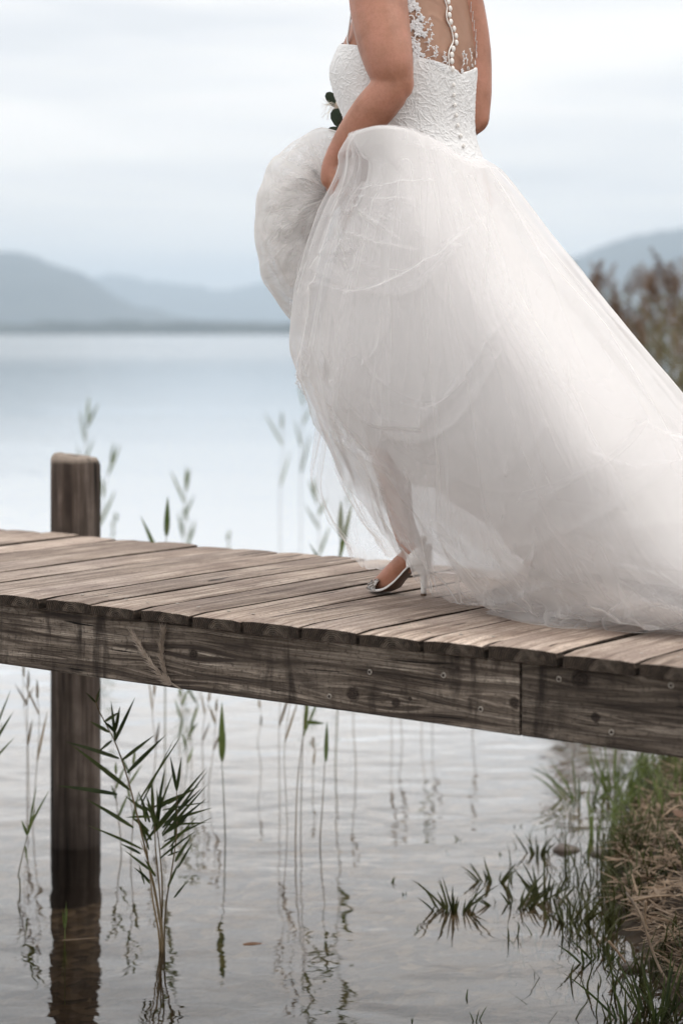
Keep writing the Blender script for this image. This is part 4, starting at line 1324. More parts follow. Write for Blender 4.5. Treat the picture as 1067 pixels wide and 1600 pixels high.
# gathered puff of net carried by the left hand
OUT = [(545, 300), (552, 262), (548, 222), (520, 203), (490, 200), (462, 222), (436, 240), (415, 268), (403, 298), (397, 340), (398, 372), (404, 405), (408, 432), (420, 455),
       (437, 482), (455, 500), (474, 512), (486, 480), (492, 440), (500, 395), (514, 345)]
def puff(scale, seed, mat, Dc, thick, nr=150, na=300, amp=0.02):
    op = np.array(OUT, float)
    op = np.concatenate([op, op[:1]])
    t = np.linspace(0, len(op) - 1, na + 1)[:-1]
    ext = np.concatenate([op[-2:-1], op, op[1:3]])
    i = t.astype(int); f = (t - i)[:, None]
    p0, p1, p2, p3 = ext[i], ext[i + 1], ext[i + 2], ext[i + 3]
    ol = 0.5 * (2 * p1 + (p2 - p0) * f + (2 * p0 - 5 * p1 + 4 * p2 - p3) * f ** 2 + (3 * p1 - p0 - 3 * p2 + p3) * f ** 3)
    cx, cy = 470.0, 345.0
    rr = np.sin(np.linspace(0, math.pi, nr))          # out to the outline and back on the far side
    side = np.where(np.linspace(0, 1, nr) < 0.5, -1.0, 1.0)
    RR, _ = np.meshgrid(rr, np.arange(na), indexing='ij')
    PX = cx + (ol[None, :, 0] - cx) * RR * scale
    PY = cy + (ol[None, :, 1] - cy) * RR * scale
    dep = np.sqrt(np.clip(1 - RR ** 2.2, 0, 1))
    ang = np.arctan2(PY - 305.0, PX - 520.0)
    ang = np.where(ang < 0, ang + 2 * math.pi, ang)
    dist = np.hypot(PX - 520, PY - 305) / 120.0
    sd_ = side[:, None]
    wv = 0.5 * noise3(PX * .015, PY * .015, seed)
    bil = np.abs(noise3(ang * 2.1 + wv, dist * 1.3 + wv, seed + 2 + sd_))              # rounded lobes that meet in sharp valleys
    bil2 = np.abs(noise3(PX * .020 + wv + sd_, PY * .020, seed + 4))
    h = amp * (3.3 * bil + 1.9 * bil2 + 0.8 * noise3(ang * 1.2, dist, seed + 9) - 0.7 + 0.35 * ridge(ang * 2.2 + wv, dist * 0.7, seed + 6 + sd_, 4))
    h = h * np.clip(dist * 2.5, 0.15, 1)
    DD = Dc + sd_ * (thick * dep + h * (0.25 + 0.75 * dep))
    bump_ = 1 + 0.09 * noise3(ang * 2.6, sd_ * 0.0 + 1.0, seed) * RR
    PX = cx + (PX - cx) * bump_; PY = cy + (PY - cy) * bump_
    Wp = np.stack([(PX - 533.5) / F * DD, DD, CAMZ - (PY - HZ) / F * DD], -1)
    o = gridmesh('gathered_tulle', Wp, mat, wrap=True); put(o)
puff(1.0, 5.0, M['tulle_soft'], 4.60, 0.12, amp=0.022)
puff(0.965, 17.0, M['tulle_soft'], 4.60, 0.112, amp=0.02)
puff(0.90, 31.0, M['tulle_soft'], 4.60, 0.09, amp=0.022)
puff(0.80, 43.0, M['tulle_soft'], 4.60, 0.07, amp=0.025)
puff(0.68, 57.0, M['lining'], 4.60, 0.05, amp=0.025)

# ------------------------------------------------------------------ shoes
def shoe(tip, dirv):
    dv_ = unit(dirv) * 0.94; sv = np.array([dv_[1], -dv_[0], 0.0]); up = np.array([0, 0, 1.0])
    tip = np.asarray(tip, float)
    root = empty('shoe', (0, 0, 0))
    root.parent = person
    root.location = Vector(tip) - PO
    def lo(s_, w_, z_): return dv_ * s_ + sv * w_ + up * z_
    path = catmull(np.array([(-.016, .076), (.008, .074), (.035, .063), (.065, .037), (.095, .013), (.118, .006), (.150, .006), (.168, .010)]), 40)
    wid = np.interp(path[:, 0], [-.016, -.008, .01, .04, .075, .11, .135, .155, .168], [.008, .021, .027, .021, .022, .037, .037, .027, .008])
    nw = 9
    V = np.zeros((2, 40, nw, 3))
    for i in range(40):
        for j in range(nw):
            t_ = -1 + 2 * j / (nw - 1)
            V[0, i, j] = lo(path[i, 0], wid[i] * t_, path[i, 1] + 0.004 * t_ * t_)
            V[1, i, j] = V[0, i, j] - up * 0.0055
    v = V.reshape(-1, 3); n = 40 * nw
    g = gridfaces(40, nw)
    f = [tuple(q) for q in g] + [tuple(q + n)[::-1] for q in g]
    mi = [0] * len(g) + [1] * len(g)
    for i in range(39):
        for j in (0, nw - 1):
            a, b = i * nw + j, (i + 1) * nw + j
            f.append((a, b, b + n, a + n)); mi.append(0)
    mesh('sole', v, f, [M['satin'], M['outsole']], root, True, mi)
    hp = catmull(np.array([lo(.006, 0, .072), lo(-.002, 0, .055), lo(-.001, 0, .035), lo(0, 0, .006)]), 16)
    hl = mesh('heel', *tube(hp, np.interp(np.linspace(0, 1, 16), [0, .25, .55, 1], [.024, .0165, .0085, .0062]), 14), M['satin'], root)
    mesh('heel_tip', *tube([lo(0, 0, .0062), lo(0, 0, .0005)], [.0066, .0064], 12), M['heeltip'], root, False)
    # heel counter: a cup round the heel
    th_ = np.radians(np.linspace(-118, 118, 36)); hh = np.linspace(0, 1, 10)
    C = np.zeros((10, 36, 3))
    for i, h_ in enumerate(hh):
        for j, a in enumerate(th_):
            top = 0.050 * (1 - 0.55 * (abs(a) / th_[-1]) ** 2)
            C[i, j] = lo(.012 - (.028 + .003 * h_) * math.cos(a) * (1 if math.cos(a) > 0 else 1.6), (.0275 + .002 * math.sin(h_ * 3)) * math.sin(a), .0715 - (0.016 if math.cos(a) < 0 else 0) * -math.cos(a) * 1.2 + top * h_)
    o = gridmesh('heel_counter', C, M['satin'], root)
    so = o.modifiers.new('thick', 'SOLIDIFY'); so.thickness = 0.002
    # toe cap with stones
    C = np.zeros((14, 22, 3))
    for i, s_ in enumerate(np.linspace(.122, .167, 14)):
        w_ = np.interp(s_, path[:, 0], wid) + 0.001
        ht = np.interp(s_, [.108, .13, .15, .167], [.028, .026, .020, .008])
        for j, a in enumerate(np.linspace(0, math.pi, 22)):
            C[i, j] = lo(s_, w_ * math.cos(a), .006 + ht * math.sin(a) ** 0.8)
    tcap = gridmesh('toe_cap', C, M['crystal'], root)
    gm = MB(); gm.add(*ball((0, 0, 0), .0032, None, 6, 4))
    gme = None
    for k in range(46):
        i, j = rng.integers(0, 14), rng.integers(1, 21)
        if gme is None:
            q = gm.build('crystal', M['crystal'], root, False); gme = q.data
        else:
            q = bpy.data.objects.new('crystal', gme); COL.objects.link(q); q.parent = root
        q.location = Vector(C[i, j] + (C[i, j] - lo(.135, 0, .008)) * 0.03)
        q.rotation_euler = tuple(rng.uniform(0, 3, 3)); sc_ = rng.uniform(.6, 1.1); q.scale = (sc_,) * 3
    # ankle strap and its little bow
    a = np.linspace(0, 2 * math.pi, 40)
    st2 = np.array([lo(.043 + .032 * math.cos(q), .032 * math.sin(q), .132 + .010 * math.cos(q)) for q in a])
    stp = mesh('ankle_strap', *tube(st2, .005, 8, flat=0.45), M['satin'], root)
    bw = MB()
    for sg in (-1, 1):
        bw.add(*tube(catmull(np.array([lo(.012, .0, .124), lo(.009, .010 * sg, .132), lo(.009, .020 * sg, .128), lo(.010, .012 * sg, .119), lo(.012, 0, .124)]), 20), .004, 8))
    bw.build('bow', M['satin'], root)
shoe(Pdeck(661.5, 931.5), (-0.76, 0.65, 0))
shoe(Pdeck(856, 945), (-0.84, 0.55, 0))

# ------------------------------------------------------------------ bouquet held in front
bq = empty('bouquet', tuple(P(545, 195, 4.82)))
tag(bq, 'small bouquet of grey green leaves and cream bloom held before the bodice', 'bouquet')
def blade(p0, p1, width, sag=0.0, nseg=8, side=None, fold=0.25, tipw=0.0, prof=None):
    p0, p1 = np.asarray(p0, float), np.asarray(p1, float)
    d_ = p1 - p0; L_ = np.linalg.norm(d_)
    sd2 = unit(np.cross(d_, [0, 1.0, 0.15])) if side is None else unit(side)
    nr_ = unit(np.cross(sd2, d_))
    v = []
    for i in range(nseg + 1):
        t_ = i / nseg
        c_ = p0 + d_ * t_ + np.array([0, 0, -1.0]) * sag * L_ * t_ * t_ + np.array([0, 0, 1.0]) * sag * L_ * t_ * 0.6
        w_ = width * np.interp(t_, *(([0, .12, .32, .6, .85, 1], [.42, .8, 1, .78, .34, .02]) if prof is None else prof))
        w_ = max(w_, width * tipw, 1e-4)
        v += [c_ - sd2 * w_ / 2 + nr_ * fold * w_ * .5, c_, c_ + sd2 * w_ / 2 + nr_ * fold * w_ * .5]
    f = []
    for i in range(nseg):
        a = i * 3
        f += [(a, a + 1, a + 4, a + 3), (a + 1, a + 2, a + 5, a + 4)]
    return v, f
round_prof = ([0, .15, .4, .7, .9, 1], [.15, .7, 1, .95, .6, .1])
for (x0, y0, x1, y1, w_, d0_, d1_) in [(542, 204, 521, 170, .038, 4.78, 4.74), (540, 208, 513, 200, .016, 4.80, 4.72), (532, 170, 510, 144, .026, 4.84, 4.78), (545, 190, 528, 186, .026, 4.80, 4.70),
                                     (550, 170, 536, 150, .028, 4.86, 4.84), (560, 160, 560, 140, .03, 4.9, 4.9), (575, 190, 590, 170, .03, 4.92, 4.95), (545, 205, 530, 196, .022, 4.84, 4.80)]:
    mb = MB(); mb.add(*blade(P(x0, y0, d0_), P(x1, y1, d1_), w_, 0.05, 10, None, 0.3, 0, round_prof))
    adopt(mb.build('leaf', M['eucalyptus']), bq)
fl = MB()
fc = P(533, 169, 4.80)
for k in range(26):
    a, e = rng.uniform(0, 6.28), rng.uniform(-.3, 1.2)
    d_ = np.array([math.cos(a) * math.cos(e), math.sin(a) * math.cos(e), math.sin(e)])
    fl.add(*blade(fc, fc + d_ * rng.uniform(.014, .026), .009, 0.1, 5, None, .4, 0, round_prof))
adopt(fl.build('flower', M['petal']), bq)
fx = MB()
for k in range(16):
    fx.add(*tube(catmull(np.array([P(530, 170, 4.78), P(520 - rng.uniform(0, 6), 166 + rng.uniform(-8, 8), 4.76), P(508 + rng.uniform(-7, 6), 166 + rng.uniform(-14, 22), 4.75)]), 8), 0.0004, 4))
adopt(fx.build('feathery_sprig', M['petal']), bq)
stb = MB()
for k in range(5):
    stb.add(*tube(catmull(np.array([P(545 + k * 4, 170, 4.83), P(548 + k * 2, 195, 4.80), P(555 + k * 3, 225, 4.79)]), 8), .003, 6))
adopt(stb.build('stem', M['eucalyptus']), bq)

# ------------------------------------------------------------------ reeds
def stem_and_leaves(root, stem_pts, r0, r1, leaves, smat, lmat, width):
    """everything in world coordinates; adopted by root"""
    st = catmull(np.array(stem_pts), 20)
    so = mesh('stem', *tube(st, np.linspace(r0, r1, 20), 6), smat); adopt(so, root)
    for (t_, tip, w_, sag) in leaves:
        i = min(19, int(t_ * 19))
        mb = MB(); mb.add(*blade(st[i], tip, width * w_, sag, 8))
        adopt(mb.build('leaf', lmat), root)
    return st

def px_reed(label, stems, leaves, D, smat, lmat, group=None, r0=.0032, wl_=.011):
    base = stems[0][0]
    root = empty('reed', tuple(P(base[0], base[1], D)))
    tag(root, label, 'reed', group)
    for st in stems:
        pts = np.array([P(x_, y_, D + 0.04 * math.sin(x_ * 1.7)) for x_, y_ in st])
        pts = np.concatenate([[pts[0] + np.array([0, 0, -.25])], pts])
        so = mesh('stem', *tube(catmull(pts, 26), np.linspace(r0, r0 * .35, 26), 6), smat); adopt(so, root)
    for (x0, y0, x1, y1, w_) in leaves:
        dd = random.uniform(-.07, .07)
        mb = MB(); mb.add(*blade(P(x0, y0, D + 0.04 * math.sin(x0 * 1.7)), P(x1, y1, D + dd), wl_ * w_, random.uniform(.02, .10), 9, np.array([random.uniform(-.2, .2), random.uniform(.0, .5), 0]) + unit([-(y1 - y0), 0, -(x1 - x0)])))
        adopt(mb.build('leaf', lmat), root)
    return root
z = lambda a, b: (60 + a / 3.557, 1060 + b / 3.557)
LZ = [(425, 350, 540, 100, 1.1), (465, 455, 650, 310, 1.1), (495, 525, 710, 310, 1.2), (395, 300, 285, 235, 1.0), (450, 445, 150, 345, 1.1), (510, 620, 180, 360, 1.3), (440, 645, 100, 590, 1.2),
      (530, 830, 260, 660, 1.1), (580, 950, 275, 810, .8), (570, 975, 455, 915, .8), (430, 300, 360, 230, .9), (430, 350, 405, 120, .9), (430, 290, 455, 150, 1.0), (410, 345, 330, 412, .8), (370, 240, 460, 180, .9),
      (560, 680, 805, 298, .7), (770, 625, 733, 425, .9), (770, 625, 797, 430, .9), (660, 730, 795, 635, .9), (690, 800, 935, 490, 1.0), (690, 830, 912, 600, 1.0), (700, 800, 972, 715, .9), (700, 860, 942, 660, .9),
      (680, 950, 880, 790, .9), (760, 1020, 852, 868, 1.0), (720, 1160, 785, 1010, .8), (640, 1080, 475, 950, .8), (620, 1140, 560, 1055, .7), (620, 800, 555, 620, .9), (640, 780, 630, 540, 1.0), (660, 760, 705, 490, .9),
      (600, 740, 480, 650, .9), (650, 820, 600, 640, 1.0), (655, 840, 690, 640, 1.0), (640, 860, 780, 700, 1.1), (630, 900, 540, 770, .9), (690, 870, 830, 780, .9), (615, 850, 510, 760, .9), (720, 700, 900, 590, .7),
      (740, 980, 750, 900, .7), (650, 1100, 590, 1000, .7), (770, 830, 880, 700, .8), (650, 760, 575, 700, .8), (320, 135, 262, 72, .6), (325, 130, 348, 45, .6), (760, 900, 770, 640, .8)]
LZ += [(a + random.uniform(-40, 40), b + random.uniform(-10, 90), c_ + random.uniform(-50, 60), d_ + random.uniform(-40, 120), w_ * .8) for a, b, c_, d_, w_ in LZ[15:40] if b > 650]
LV = [(*z(a, b), *z(c_, d_), w_) for a, b, c_, d_, w_ in LZ]
px_reed('dark green leafy reed clump rising from the water in front of the post', [
    [z(690, 1490), z(640, 1150), z(560, 800), z(490, 530), z(430, 360), z(380, 260), z(320, 130), z(345, 62)],
    [z(684, 1490), z(690, 1200), z(680, 1000), z(660, 830), z(640, 700)],
    [z(700, 1490), z(712, 1250), z(745, 1050), z(770, 850), z(770, 625)],
    [z(676, 1490), z(640, 1250), z(620, 1080), z(600, 900)],
    [z(692, 1490), z(672, 1150), z(650, 900), z(655, 740)],
    [z(688, 1490), z(655, 1200), z(610, 1020), z(570, 900)]], LV, 5.09, M['reed_stem'], M['reed_dark'], wl_=.0095)
px_reed('short forked green reed in the open water left of the post', [[(32, 1385), (29, 1370), (36, 1335), (44, 1300), (42, 1290)]],
        [(43, 1305, 34, 1280, .7), (43, 1305, 56, 1262, .9), (48, 1290, 78, 1232, .6), (40, 1322, 44, 1350, .5), (47, 1285, 58, 1225, .5)], 5.65, M['reed_thin'], M['reed_green'], r0=.0024)
px_reed('small green shoot at the water surface in front of the post foot', [[(102, 1462), (101, 1440), (102, 1420)]], [(101, 1450, 98, 1420, .5), (102, 1452, 106, 1418, .5), (103, 1450, 104, 1405, .4)], 5.18, M['reed_green'], M['reed_green'], r0=.0015)
px_reed('upright reed with one broad bright green blade under the beam', [[(352, 1318), (350, 1250), (347, 1190), (346, 1150)]], [(346, 1185, 347, 1095, 1.3), (347, 1190, 352, 1140, .9)], 6.15, M['reed_thin'], M['reed_green'], r0=.0026, wl_=.016)
px_reed('reed with a yellowing blade bent over to the right under the beam', [[(500, 1320), (503, 1270), (507, 1200), (509, 1150)], [(462, 1300), (466, 1210), (476, 1130), (478, 1080)]],
        [(509, 1190, 511, 1125, 1.0), (478, 1128, 508, 1130, 1.0), (476, 1140, 482, 1080, .9)], 6.1, M['reed_stem'], M['reed_green'], r0=.0026, wl_=.014)
px_reed('pale bent grass stalks reaching in from the left below the beam', [[(-40, 1330), (-30, 1240), (-14, 1170), (4, 1130)]], [(-20, 1180, 22, 1110, .9), (-14, 1160, 18, 1075, .6), (-20, 1200, 24, 1150, .7)], 5.6, M['reed_thin'], M['reed_green'], r0=.0024)

def thin_reed(px, D, top_py, lean, nleaf, lmat, smat, label, group, wl_=.012, r0=.003, plume=None, zbase=None):
    """a reed standing in the lake at distance D whose tip reaches top_py"""
    b = P(px, 0, D); b[2] = 0.0 if zbase is None else zbase
    h = CAMZ - (top_py - HZ) / F * D - b[2]
    root = empty('reed', tuple(b)); tag(root, label, 'reed', group)
    lv = lean / F * D
    pts = [b + np.array([0, 0, -.3]), b, b + np.array([lv * .25 + random.uniform(-.012, .012), random.uniform(-.02, .02), h * .4]), b + np.array([lv * .6 + random.uniform(-.012, .012), random.uniform(-.03, .03), h * .7]), b + np.array([lv, 0, h * .9])]
    leaves = []
    for k in range(nleaf):
        t_ = 0.45 + 0.5 * (k + .5) / nleaf
        sg = (-1) ** k
        L_ = random.uniform(.16, .30) * min(1, h)
        hh = b[2] + h * (t_ * .95) + L_ * random.uniform(.6, .9)
        tip = np.array([b[0] + lv * t_ + sg * L_ * random.uniform(.15, .5), b[1] + random.uniform(-.1, .1), min(hh, b[2] + h)])
        leaves.append((t_, tip, random.uniform(.7, 1.1), random.uniform(.02, .12)))
    leaves.append((0.97, b + np.array([lv * 1.1, 0, h]), 1.0, 0.0))
    st = stem_and_leaves(root, pts, r0, r0 * .5, leaves, smat, lmat, wl_)
    if plume: 
        adopt(plume_mesh(st[-1], plume, lmat).build('plume', M['plume']), root)
    return root
def plume_mesh(top, L_, mat=None, drop=0.25, n=70, w=.006):
    mb = MB()
    for k in range(n):
        t_ = rng.uniform(0, 1)
        c_ = np.asarray(top) + np.array([drop * L_ * t_ ** 2, 0, L_ * (t_ - .25)])
        a = rng.uniform(0, 6.28); l_ = L_ * .30 * (1.1 - t_ * .8)
        tip = c_ + np.array([math.cos(a) * l_ * .95 + drop * l_, math.sin(a) * l_ * .95, l_ * rng.uniform(.3, .9)])
        mb.add(*blade(c_, tip, w * rng.uniform(.6, 1.4), .1, 3, rng.normal(size=3), .2))
    return mb
ORD = ['first', 'second', 'third', 'fourth', 'fifth', 'sixth', 'seventh', 'eighth', 'ninth', 'tenth', 'eleventh', 'twelfth', 'thirteenth', 'fourteenth', 'fifteenth', 'sixteenth', 'seventeenth', 'eighteenth', 'nineteenth', 'twentieth', 'twenty-first', 'twenty-second', 'twenty-third', 'twenty-fourth']
G1 = 'thin reeds standing in the lake behind the jetty'
for k, (x_, D_, ty, ln, nl, bright) in enumerate(sorted([(128, 8.4, 618, 10, 5, 0), (150, 7.8, 690, 26, 3, 0), (258, 7.0, 775, 4, 2, 1), (283, 7.3, 728, 8, 5, 0), (438, 9.5, 640, 2, 2, 0), (470, 9.8, 560, 6, 5, 0), (505, 7.6, 745, -14, 4, 0),
                                (524, 7.2, 780, 8, 3, 1), (352, 8.4, 828, 6, 2, 0), (300, 8.8, 790, -10, 2, 0), (176, 9.0, 800, 5, 3, 0), (545, 9.0, 650, -20, 4, 0)])):
    thin_reed(x_, D_ * (1.0 if bright else 1.55), ty, ln, nl, M['reed_green'], M['reed_thin'], ORD[k] + ' green reed from the left rising behind the far edge of the jetty deck', G1, .018 if not bright else .022)
G2 = 'reed stalks in the water under the jetty'
for k, (x_, by, top, ln, nl) in enumerate(sorted([(43, 1262, 1045, 2, 2), (52, 1290, 1060, 6, 2), (46, 1232, 1030, -8, 1), (95, 1215, 1070, -5, 2), (238, 1250, 1060, 4, 2), (284, 1215, 1068, -3, 3), (300, 1205, 1040, 8, 3), (318, 1225, 1075, 10, 2), (326, 1240, 1090, 12, 2), (190, 1330, 1190, -8, 4), (205, 1345, 1170, 6, 4),
                              (408, 1205, 1090, -3, 1), (437, 1258, 980, 3, 2), (449, 1290, 990, 6, 2), (470, 1298, 960, 12, 3), (489, 1230, 1150, 0, 2), (556, 1205, 1050, -3, 1), (612, 1165, 1000, 3, 2), (628, 1160, 1010, 3, 2), (658, 1150, 980, 8, 3), (675, 1146, 990, 4, 2), (738, 1150, 1010, 2, 2), (895, 1165, 1000, -2, 2), (287, 1250, 1120, 14, 3)])):
    D_ = CAMZ * F / (by - HZ)
    thin_reed(x_, D_, top, ln, nl, M['reed_green'] if nl > 2 else M['reed_stem'], M['reed_stem'], ORD[k] + ' thin reed stalk from the left standing in the water under the jetty', G2, .009, random.uniform(.0013, .0022))

# brown plumed reeds behind the train, one built then copied
G3 = 'brown plumed reeds on the far side of the train'
def tall_reed(seed):
    random.seed(seed)
    root = empty('reed', (0, 0, 0))
    h = 2.1
    pts = [(0, 0, -.2), (0, 0, 0), (.03, 0, .8), (.07, .01, 1.5), (.12, 0, h)]
    leaves = []
    for k in range(14):
        t_ = .25 + .7 * k / 14; a = random.uniform(0, 6.28); L_ = random.uniform(.25, .5)
        leaves.append((t_, np.array([.06 + math.cos(a) * L_ * .75, math.sin(a) * L_ * .6, h * t_ + L_ * random.uniform(.1, .8)]), random.uniform(.8, 1.2), .15))
    st = stem_and_leaves(root, pts, .005, .003, leaves, M['reed_stem'], M['reed_thin'], .016)
    adopt(plume_mesh(st[-1], .28, None, .35, 130, .008).build('plume', M['plume']), root)
    return root
protosR = [tall_reed(s_) for s_ in (1, 2, 3, 4)]
random.seed(21)
spots = []
for k in range(150):
    D_ = random.uniform(14, 23)
    px = 880 + 250 * random.uniform(0, 1) ** 1.1 + (D_ - 18) * 3
    edge = np.interp(px, [870, 900, 960, 1010, 1060, 1160], [395, 405, 415, 405, 392, 375])
    spots.append((px, D_, edge + random.uniform(-10, 130)))
spots += [(884, 15.5, 392), (893, 16, 425), (1035, 13, 428), (1068, 14, 420), (955, 14, 450), (1015, 15, 470), (1075, 13, 455), (990, 14.5, 500), (1040, 13.5, 520)]
for k, (px, D_, ty) in enumerate(spots):
    r_ = protosR[k] if k < 4 else copy_tree(protosR[k % 4])
    b = P(px, 0, D_); b[2] = max(0.0, float(bank_h(b[0], b[1])) - .02)
    top = CAMZ - (ty - HZ) / F * D_ - b[2]
    s_ = top / 2.33
    r_.location = b; r_.scale = (max(.75, s_),) * 2 + (s_,)
    r_.rotation_euler = (random.uniform(-.05, .05), random.uniform(-.08, .08), random.uniform(0, 6.28))
    tag(r_, 'tall brown plumed reed in the blurred stand to the right behind the train', 'reed', G3)

# ------------------------------------------------------------------ the bank: sedge, litter, stalks, stones
def grass_field(n, xr, yr, cond, hr, name, mat, bend=.5, w=.006, seed=1):
    g = np.random.default_rng(seed)
    VV, FF = [], []
    cnt = 0
    for _ in range(n):
        y_ = g.uniform(*yr); x_ = shore_x(y_) + g.uniform(*xr)
        if not cond(x_, y_, g): continue
        z_ = float(bank_h(np.array(x_), np.array(y_)))
        h = g.uniform(*hr) * (0.6 + 0.7 * abs(float(noise3(x_ * 4, y_ * 4, 6.0))))
        a = g.uniform(0, 6.28); b_ = h * bend * g.uniform(.2, 1.2)
        d_ = np.array([math.cos(a), math.sin(a), 0]); sd3 = np.array([-math.sin(a), math.cos(a), 0])
        p = np.array([x_, y_, z_ - .01])
        ww = w * g.uniform(.6, 1.3)
        for i, t_ in enumerate((0, .35, .7, 1.0)):
            c_ = p + d_ * b_ * t_ ** 1.8 + np.array([0, 0, h * (t_ - .25 * bend * t_ ** 3)])
            wt = ww * (1 - t_ ** 2) + .0004
            VV += [c_ - sd3 * wt / 2, c_ + sd3 * wt / 2]
        for i in range(3):
            q = cnt + i * 2
            FF.append((q, q + 1, q + 3, q + 2))
        cnt += 8
    o = mesh(name, VV, FF, mat)
    return o
edgec = lambda x_, y_, g: g.uniform() < math.exp(-abs(x_ - shore_x(y_) - .04) / .12) and float(noise3(x_ * 3.1, y_ * 3.1, 11.0)) > -.28
o = grass_field(11000, (-.34, .40), (4.2, 7.4), edgec, (.05, .20), 'bank_grass', M['grass'], .8, .006, 3)
tag(o, 'dark green sedge growing along the water edge of the bank', 'grass', kind='stuff')
o = grass_field(2600, (-.1, 1.2), (6.0, 10.5), lambda x_, y_, g: True, (.10, .34), 'bank_grass', M['reed_green'], .6, .008, 4)
tag(o, 'lighter green grass growing further along the bank beyond the beam', 'grass', kind='stuff')
o = grass_field(5000, (.3, 6), (8, 24), lambda x_, y_, g: True, (.2, .7), 'meadow_grass', M['grass'], .5, .014, 5)
tag(o, 'tall meadow grass behind the reeds on the bank', 'grass', kind='stuff')
# matted litter of broken reed
lt = MB()
for k in range(9500):
    y_ = 3.9 + 3.0 * rng.uniform() ** 1.4; x_ = shore_x(y_) + .03 + 1.1 * rng.uniform() ** 1.5
    z_ = float(bank_h(np.array(x_), np.array(y_))) + rng.uniform(.0, .05)
    a = rng.uniform(0, 6.28); L_ = .02 + .15 * rng.uniform() ** 2; el = rng.normal(0, .25)
    p = np.array([x_, y_, z_]); d_ = np.array([math.cos(a), math.sin(a), el]) * L_
    lt.add(*blade(p - d_ / 2, p + d_ / 2, rng.uniform(.003, .011), rng.uniform(-.1, .1), 3, np.array([-math.sin(a), math.cos(a), rng.normal(0, .5)]), .3, .25))
o = lt.build('reed_litter', M['straw'])
tag(o, 'matted straw coloured litter of broken reed covering the bank', 'litter', kind='stuff')
G4 = 'dry stalks lying on the bank'
for k in range(34):
    y_ = rng.uniform(4.35, 6.3); x_ = shore_x(y_) + rng.uniform(.08, .75)
    z_ = float(bank_h(np.array(x_), np.array(y_))) + rng.uniform(.03, .07)
    a = rng.uniform(-.4, 2.4); L_ = rng.uniform(.10, .30)
    d_ = np.array([math.cos(a), math.sin(a), rng.normal(0, .12)]) * L_
    p = np.array([x_, y_, z_])
    pts = catmull(np.array([-d_ / 2, rng.normal(0, .012, 3), d_ / 2]), 8)
    o = mesh('dry_stalk', *tube(pts, np.linspace(.0036, .0022, 8) * rng.uniform(.7, 1.2), 6), M['straw'])
    o.location = p
    tag(o, 'dry straw coloured reed stalk lying on the litter of the bank', 'stalk', G4)
for (pp, lab) in [([(978, 1395), (1000, 1430), (1020, 1490), (1040, 1530), (1075, 1570)], 'long jointed straw stalk sloping down the bank to the lower right corner'),
                  ([(1008, 1408), (1007, 1440), (1010, 1452)], 'pale bent straw loop upright on the bank litter'),
                  ([(950, 1470), (968, 1492), (985, 1515)], 'straight brown stalk leaning at the foot of the bank by the water')]:
    Dm = [4.62 + .0 * k for k in range(len(pp))]
    Dm = np.linspace(5.0, 4.55, len(pp)) if len(pp) > 3 else np.full(len(pp), 4.93)
    pts = np.array([P(x_, y_, d_) for (x_, y_), d_ in zip(pp, Dm)])
    o = mesh('dry_stalk', *tube(catmull(pts, 20) - pts[0], .0034, 7), M['straw']); o.location = pts[0]
    tag(o, lab, 'stalk')
G5 = 'dead leaves on the bank'
for k in range(40):
    y_ = rng.uniform(4.4, 6.2); x_ = shore_x(y_) + rng.uniform(.2, .8)
    z_ = float(bank_h(np.array(x_), np.array(y_))) + rng.uniform(.04, .075)
    a = rng.uniform(0, 6.28); L_ = rng.uniform(.05, .10)
    d_ = np.array([math.cos(a), math.sin(a), rng.normal(0, .3)]) * L_
    mb = MB(); mb.add(*blade(-d_ / 2, d_ / 2, L_ * .38, rng.uniform(-.3, .3), 6, np.array([-math.sin(a), math.cos(a), rng.normal(0, .6)]), rng.uniform(.1, .7)))
    o = mb.build('dead_leaf', M['deadleaf'] if k % 3 else M['plume_pale']); o.location = (x_, y_, z_)
    tag(o, 'curled brown dead leaf lying on the litter of the bank', 'leaf', G5)

# tufts standing in the shallows
def tuft(px, py, h, n, label, lean=0.3, mat='grass', spread=.03, group=None, width=.006):
    b = Pwater(px, py)
    root = empty('grass_tuft', tuple(b)); tag(root, label, 'grass', group)
    for k in range(n):
        a = rng.uniform(0, 6.28); hh = h * rng.uniform(.45, 1.05)
        p0 = b + np.array([math.cos(a), math.sin(a) * .6, 0]) * spread * rng.uniform(0, 1) - np.array([0, 0, .015])
        p1 = p0 + np.array([math.cos(a) * hh * lean * rng.uniform(.3, 2.2), math.sin(a) * hh * lean, hh])
        mb = MB(); mb.add(*blade(p0, p1, width * rng.uniform(.7, 1.2), rng.uniform(.1, .35), 7))
        adopt(mb.build('blade', M[mat]), root)
    return root
tuft(708, 1420, .105, 22, 'grass tuft standing alone in the water nearest the open lake', .6, 'grass', .055)
tuft(772, 1378, .085, 14, 'small grass tuft in the shallows beyond the lone tuft', .5, 'grass', .05)
tuft(806, 1412, .10, 20, 'low grass tuft lying out flat from the bank over the water', .8, 'grass', .07)
tuft(850, 1400, .12, 22, 'green grass tuft in the shallows close by the bank', .5, 'grass', .06)
tuft(838, 1335, .09, 14, 'grass tuft beside the brown stone in the shallows', .5, 'grass', .045)
tuft(905, 1250, .16, 14, 'loose tall grass tuft in the water beyond the stones', .5, 'reed_green', .07)
tuft(960, 1235, .26, 22, 'tall green tuft at the bank right under the beam', .35, 'reed_green', .12)
tuft(880, 1440, .10, 16, 'dark tuft hanging at the waterline left of the litter', .6, 'grass', .06)
tuft(985, 1598, .11, 10, 'dark sedge shoots at the bottom edge near the bank', .25, 'reed_dark', .07)
tuft(1030, 1590, .16, 26, 'dense dark sedge in the lower right corner of the bank', .5, 'reed_dark', .10)
tuft(940, 1500, .08, 14, 'dark wet sedge tuft at the foot of the bank', .6, 'reed_dark', .06)
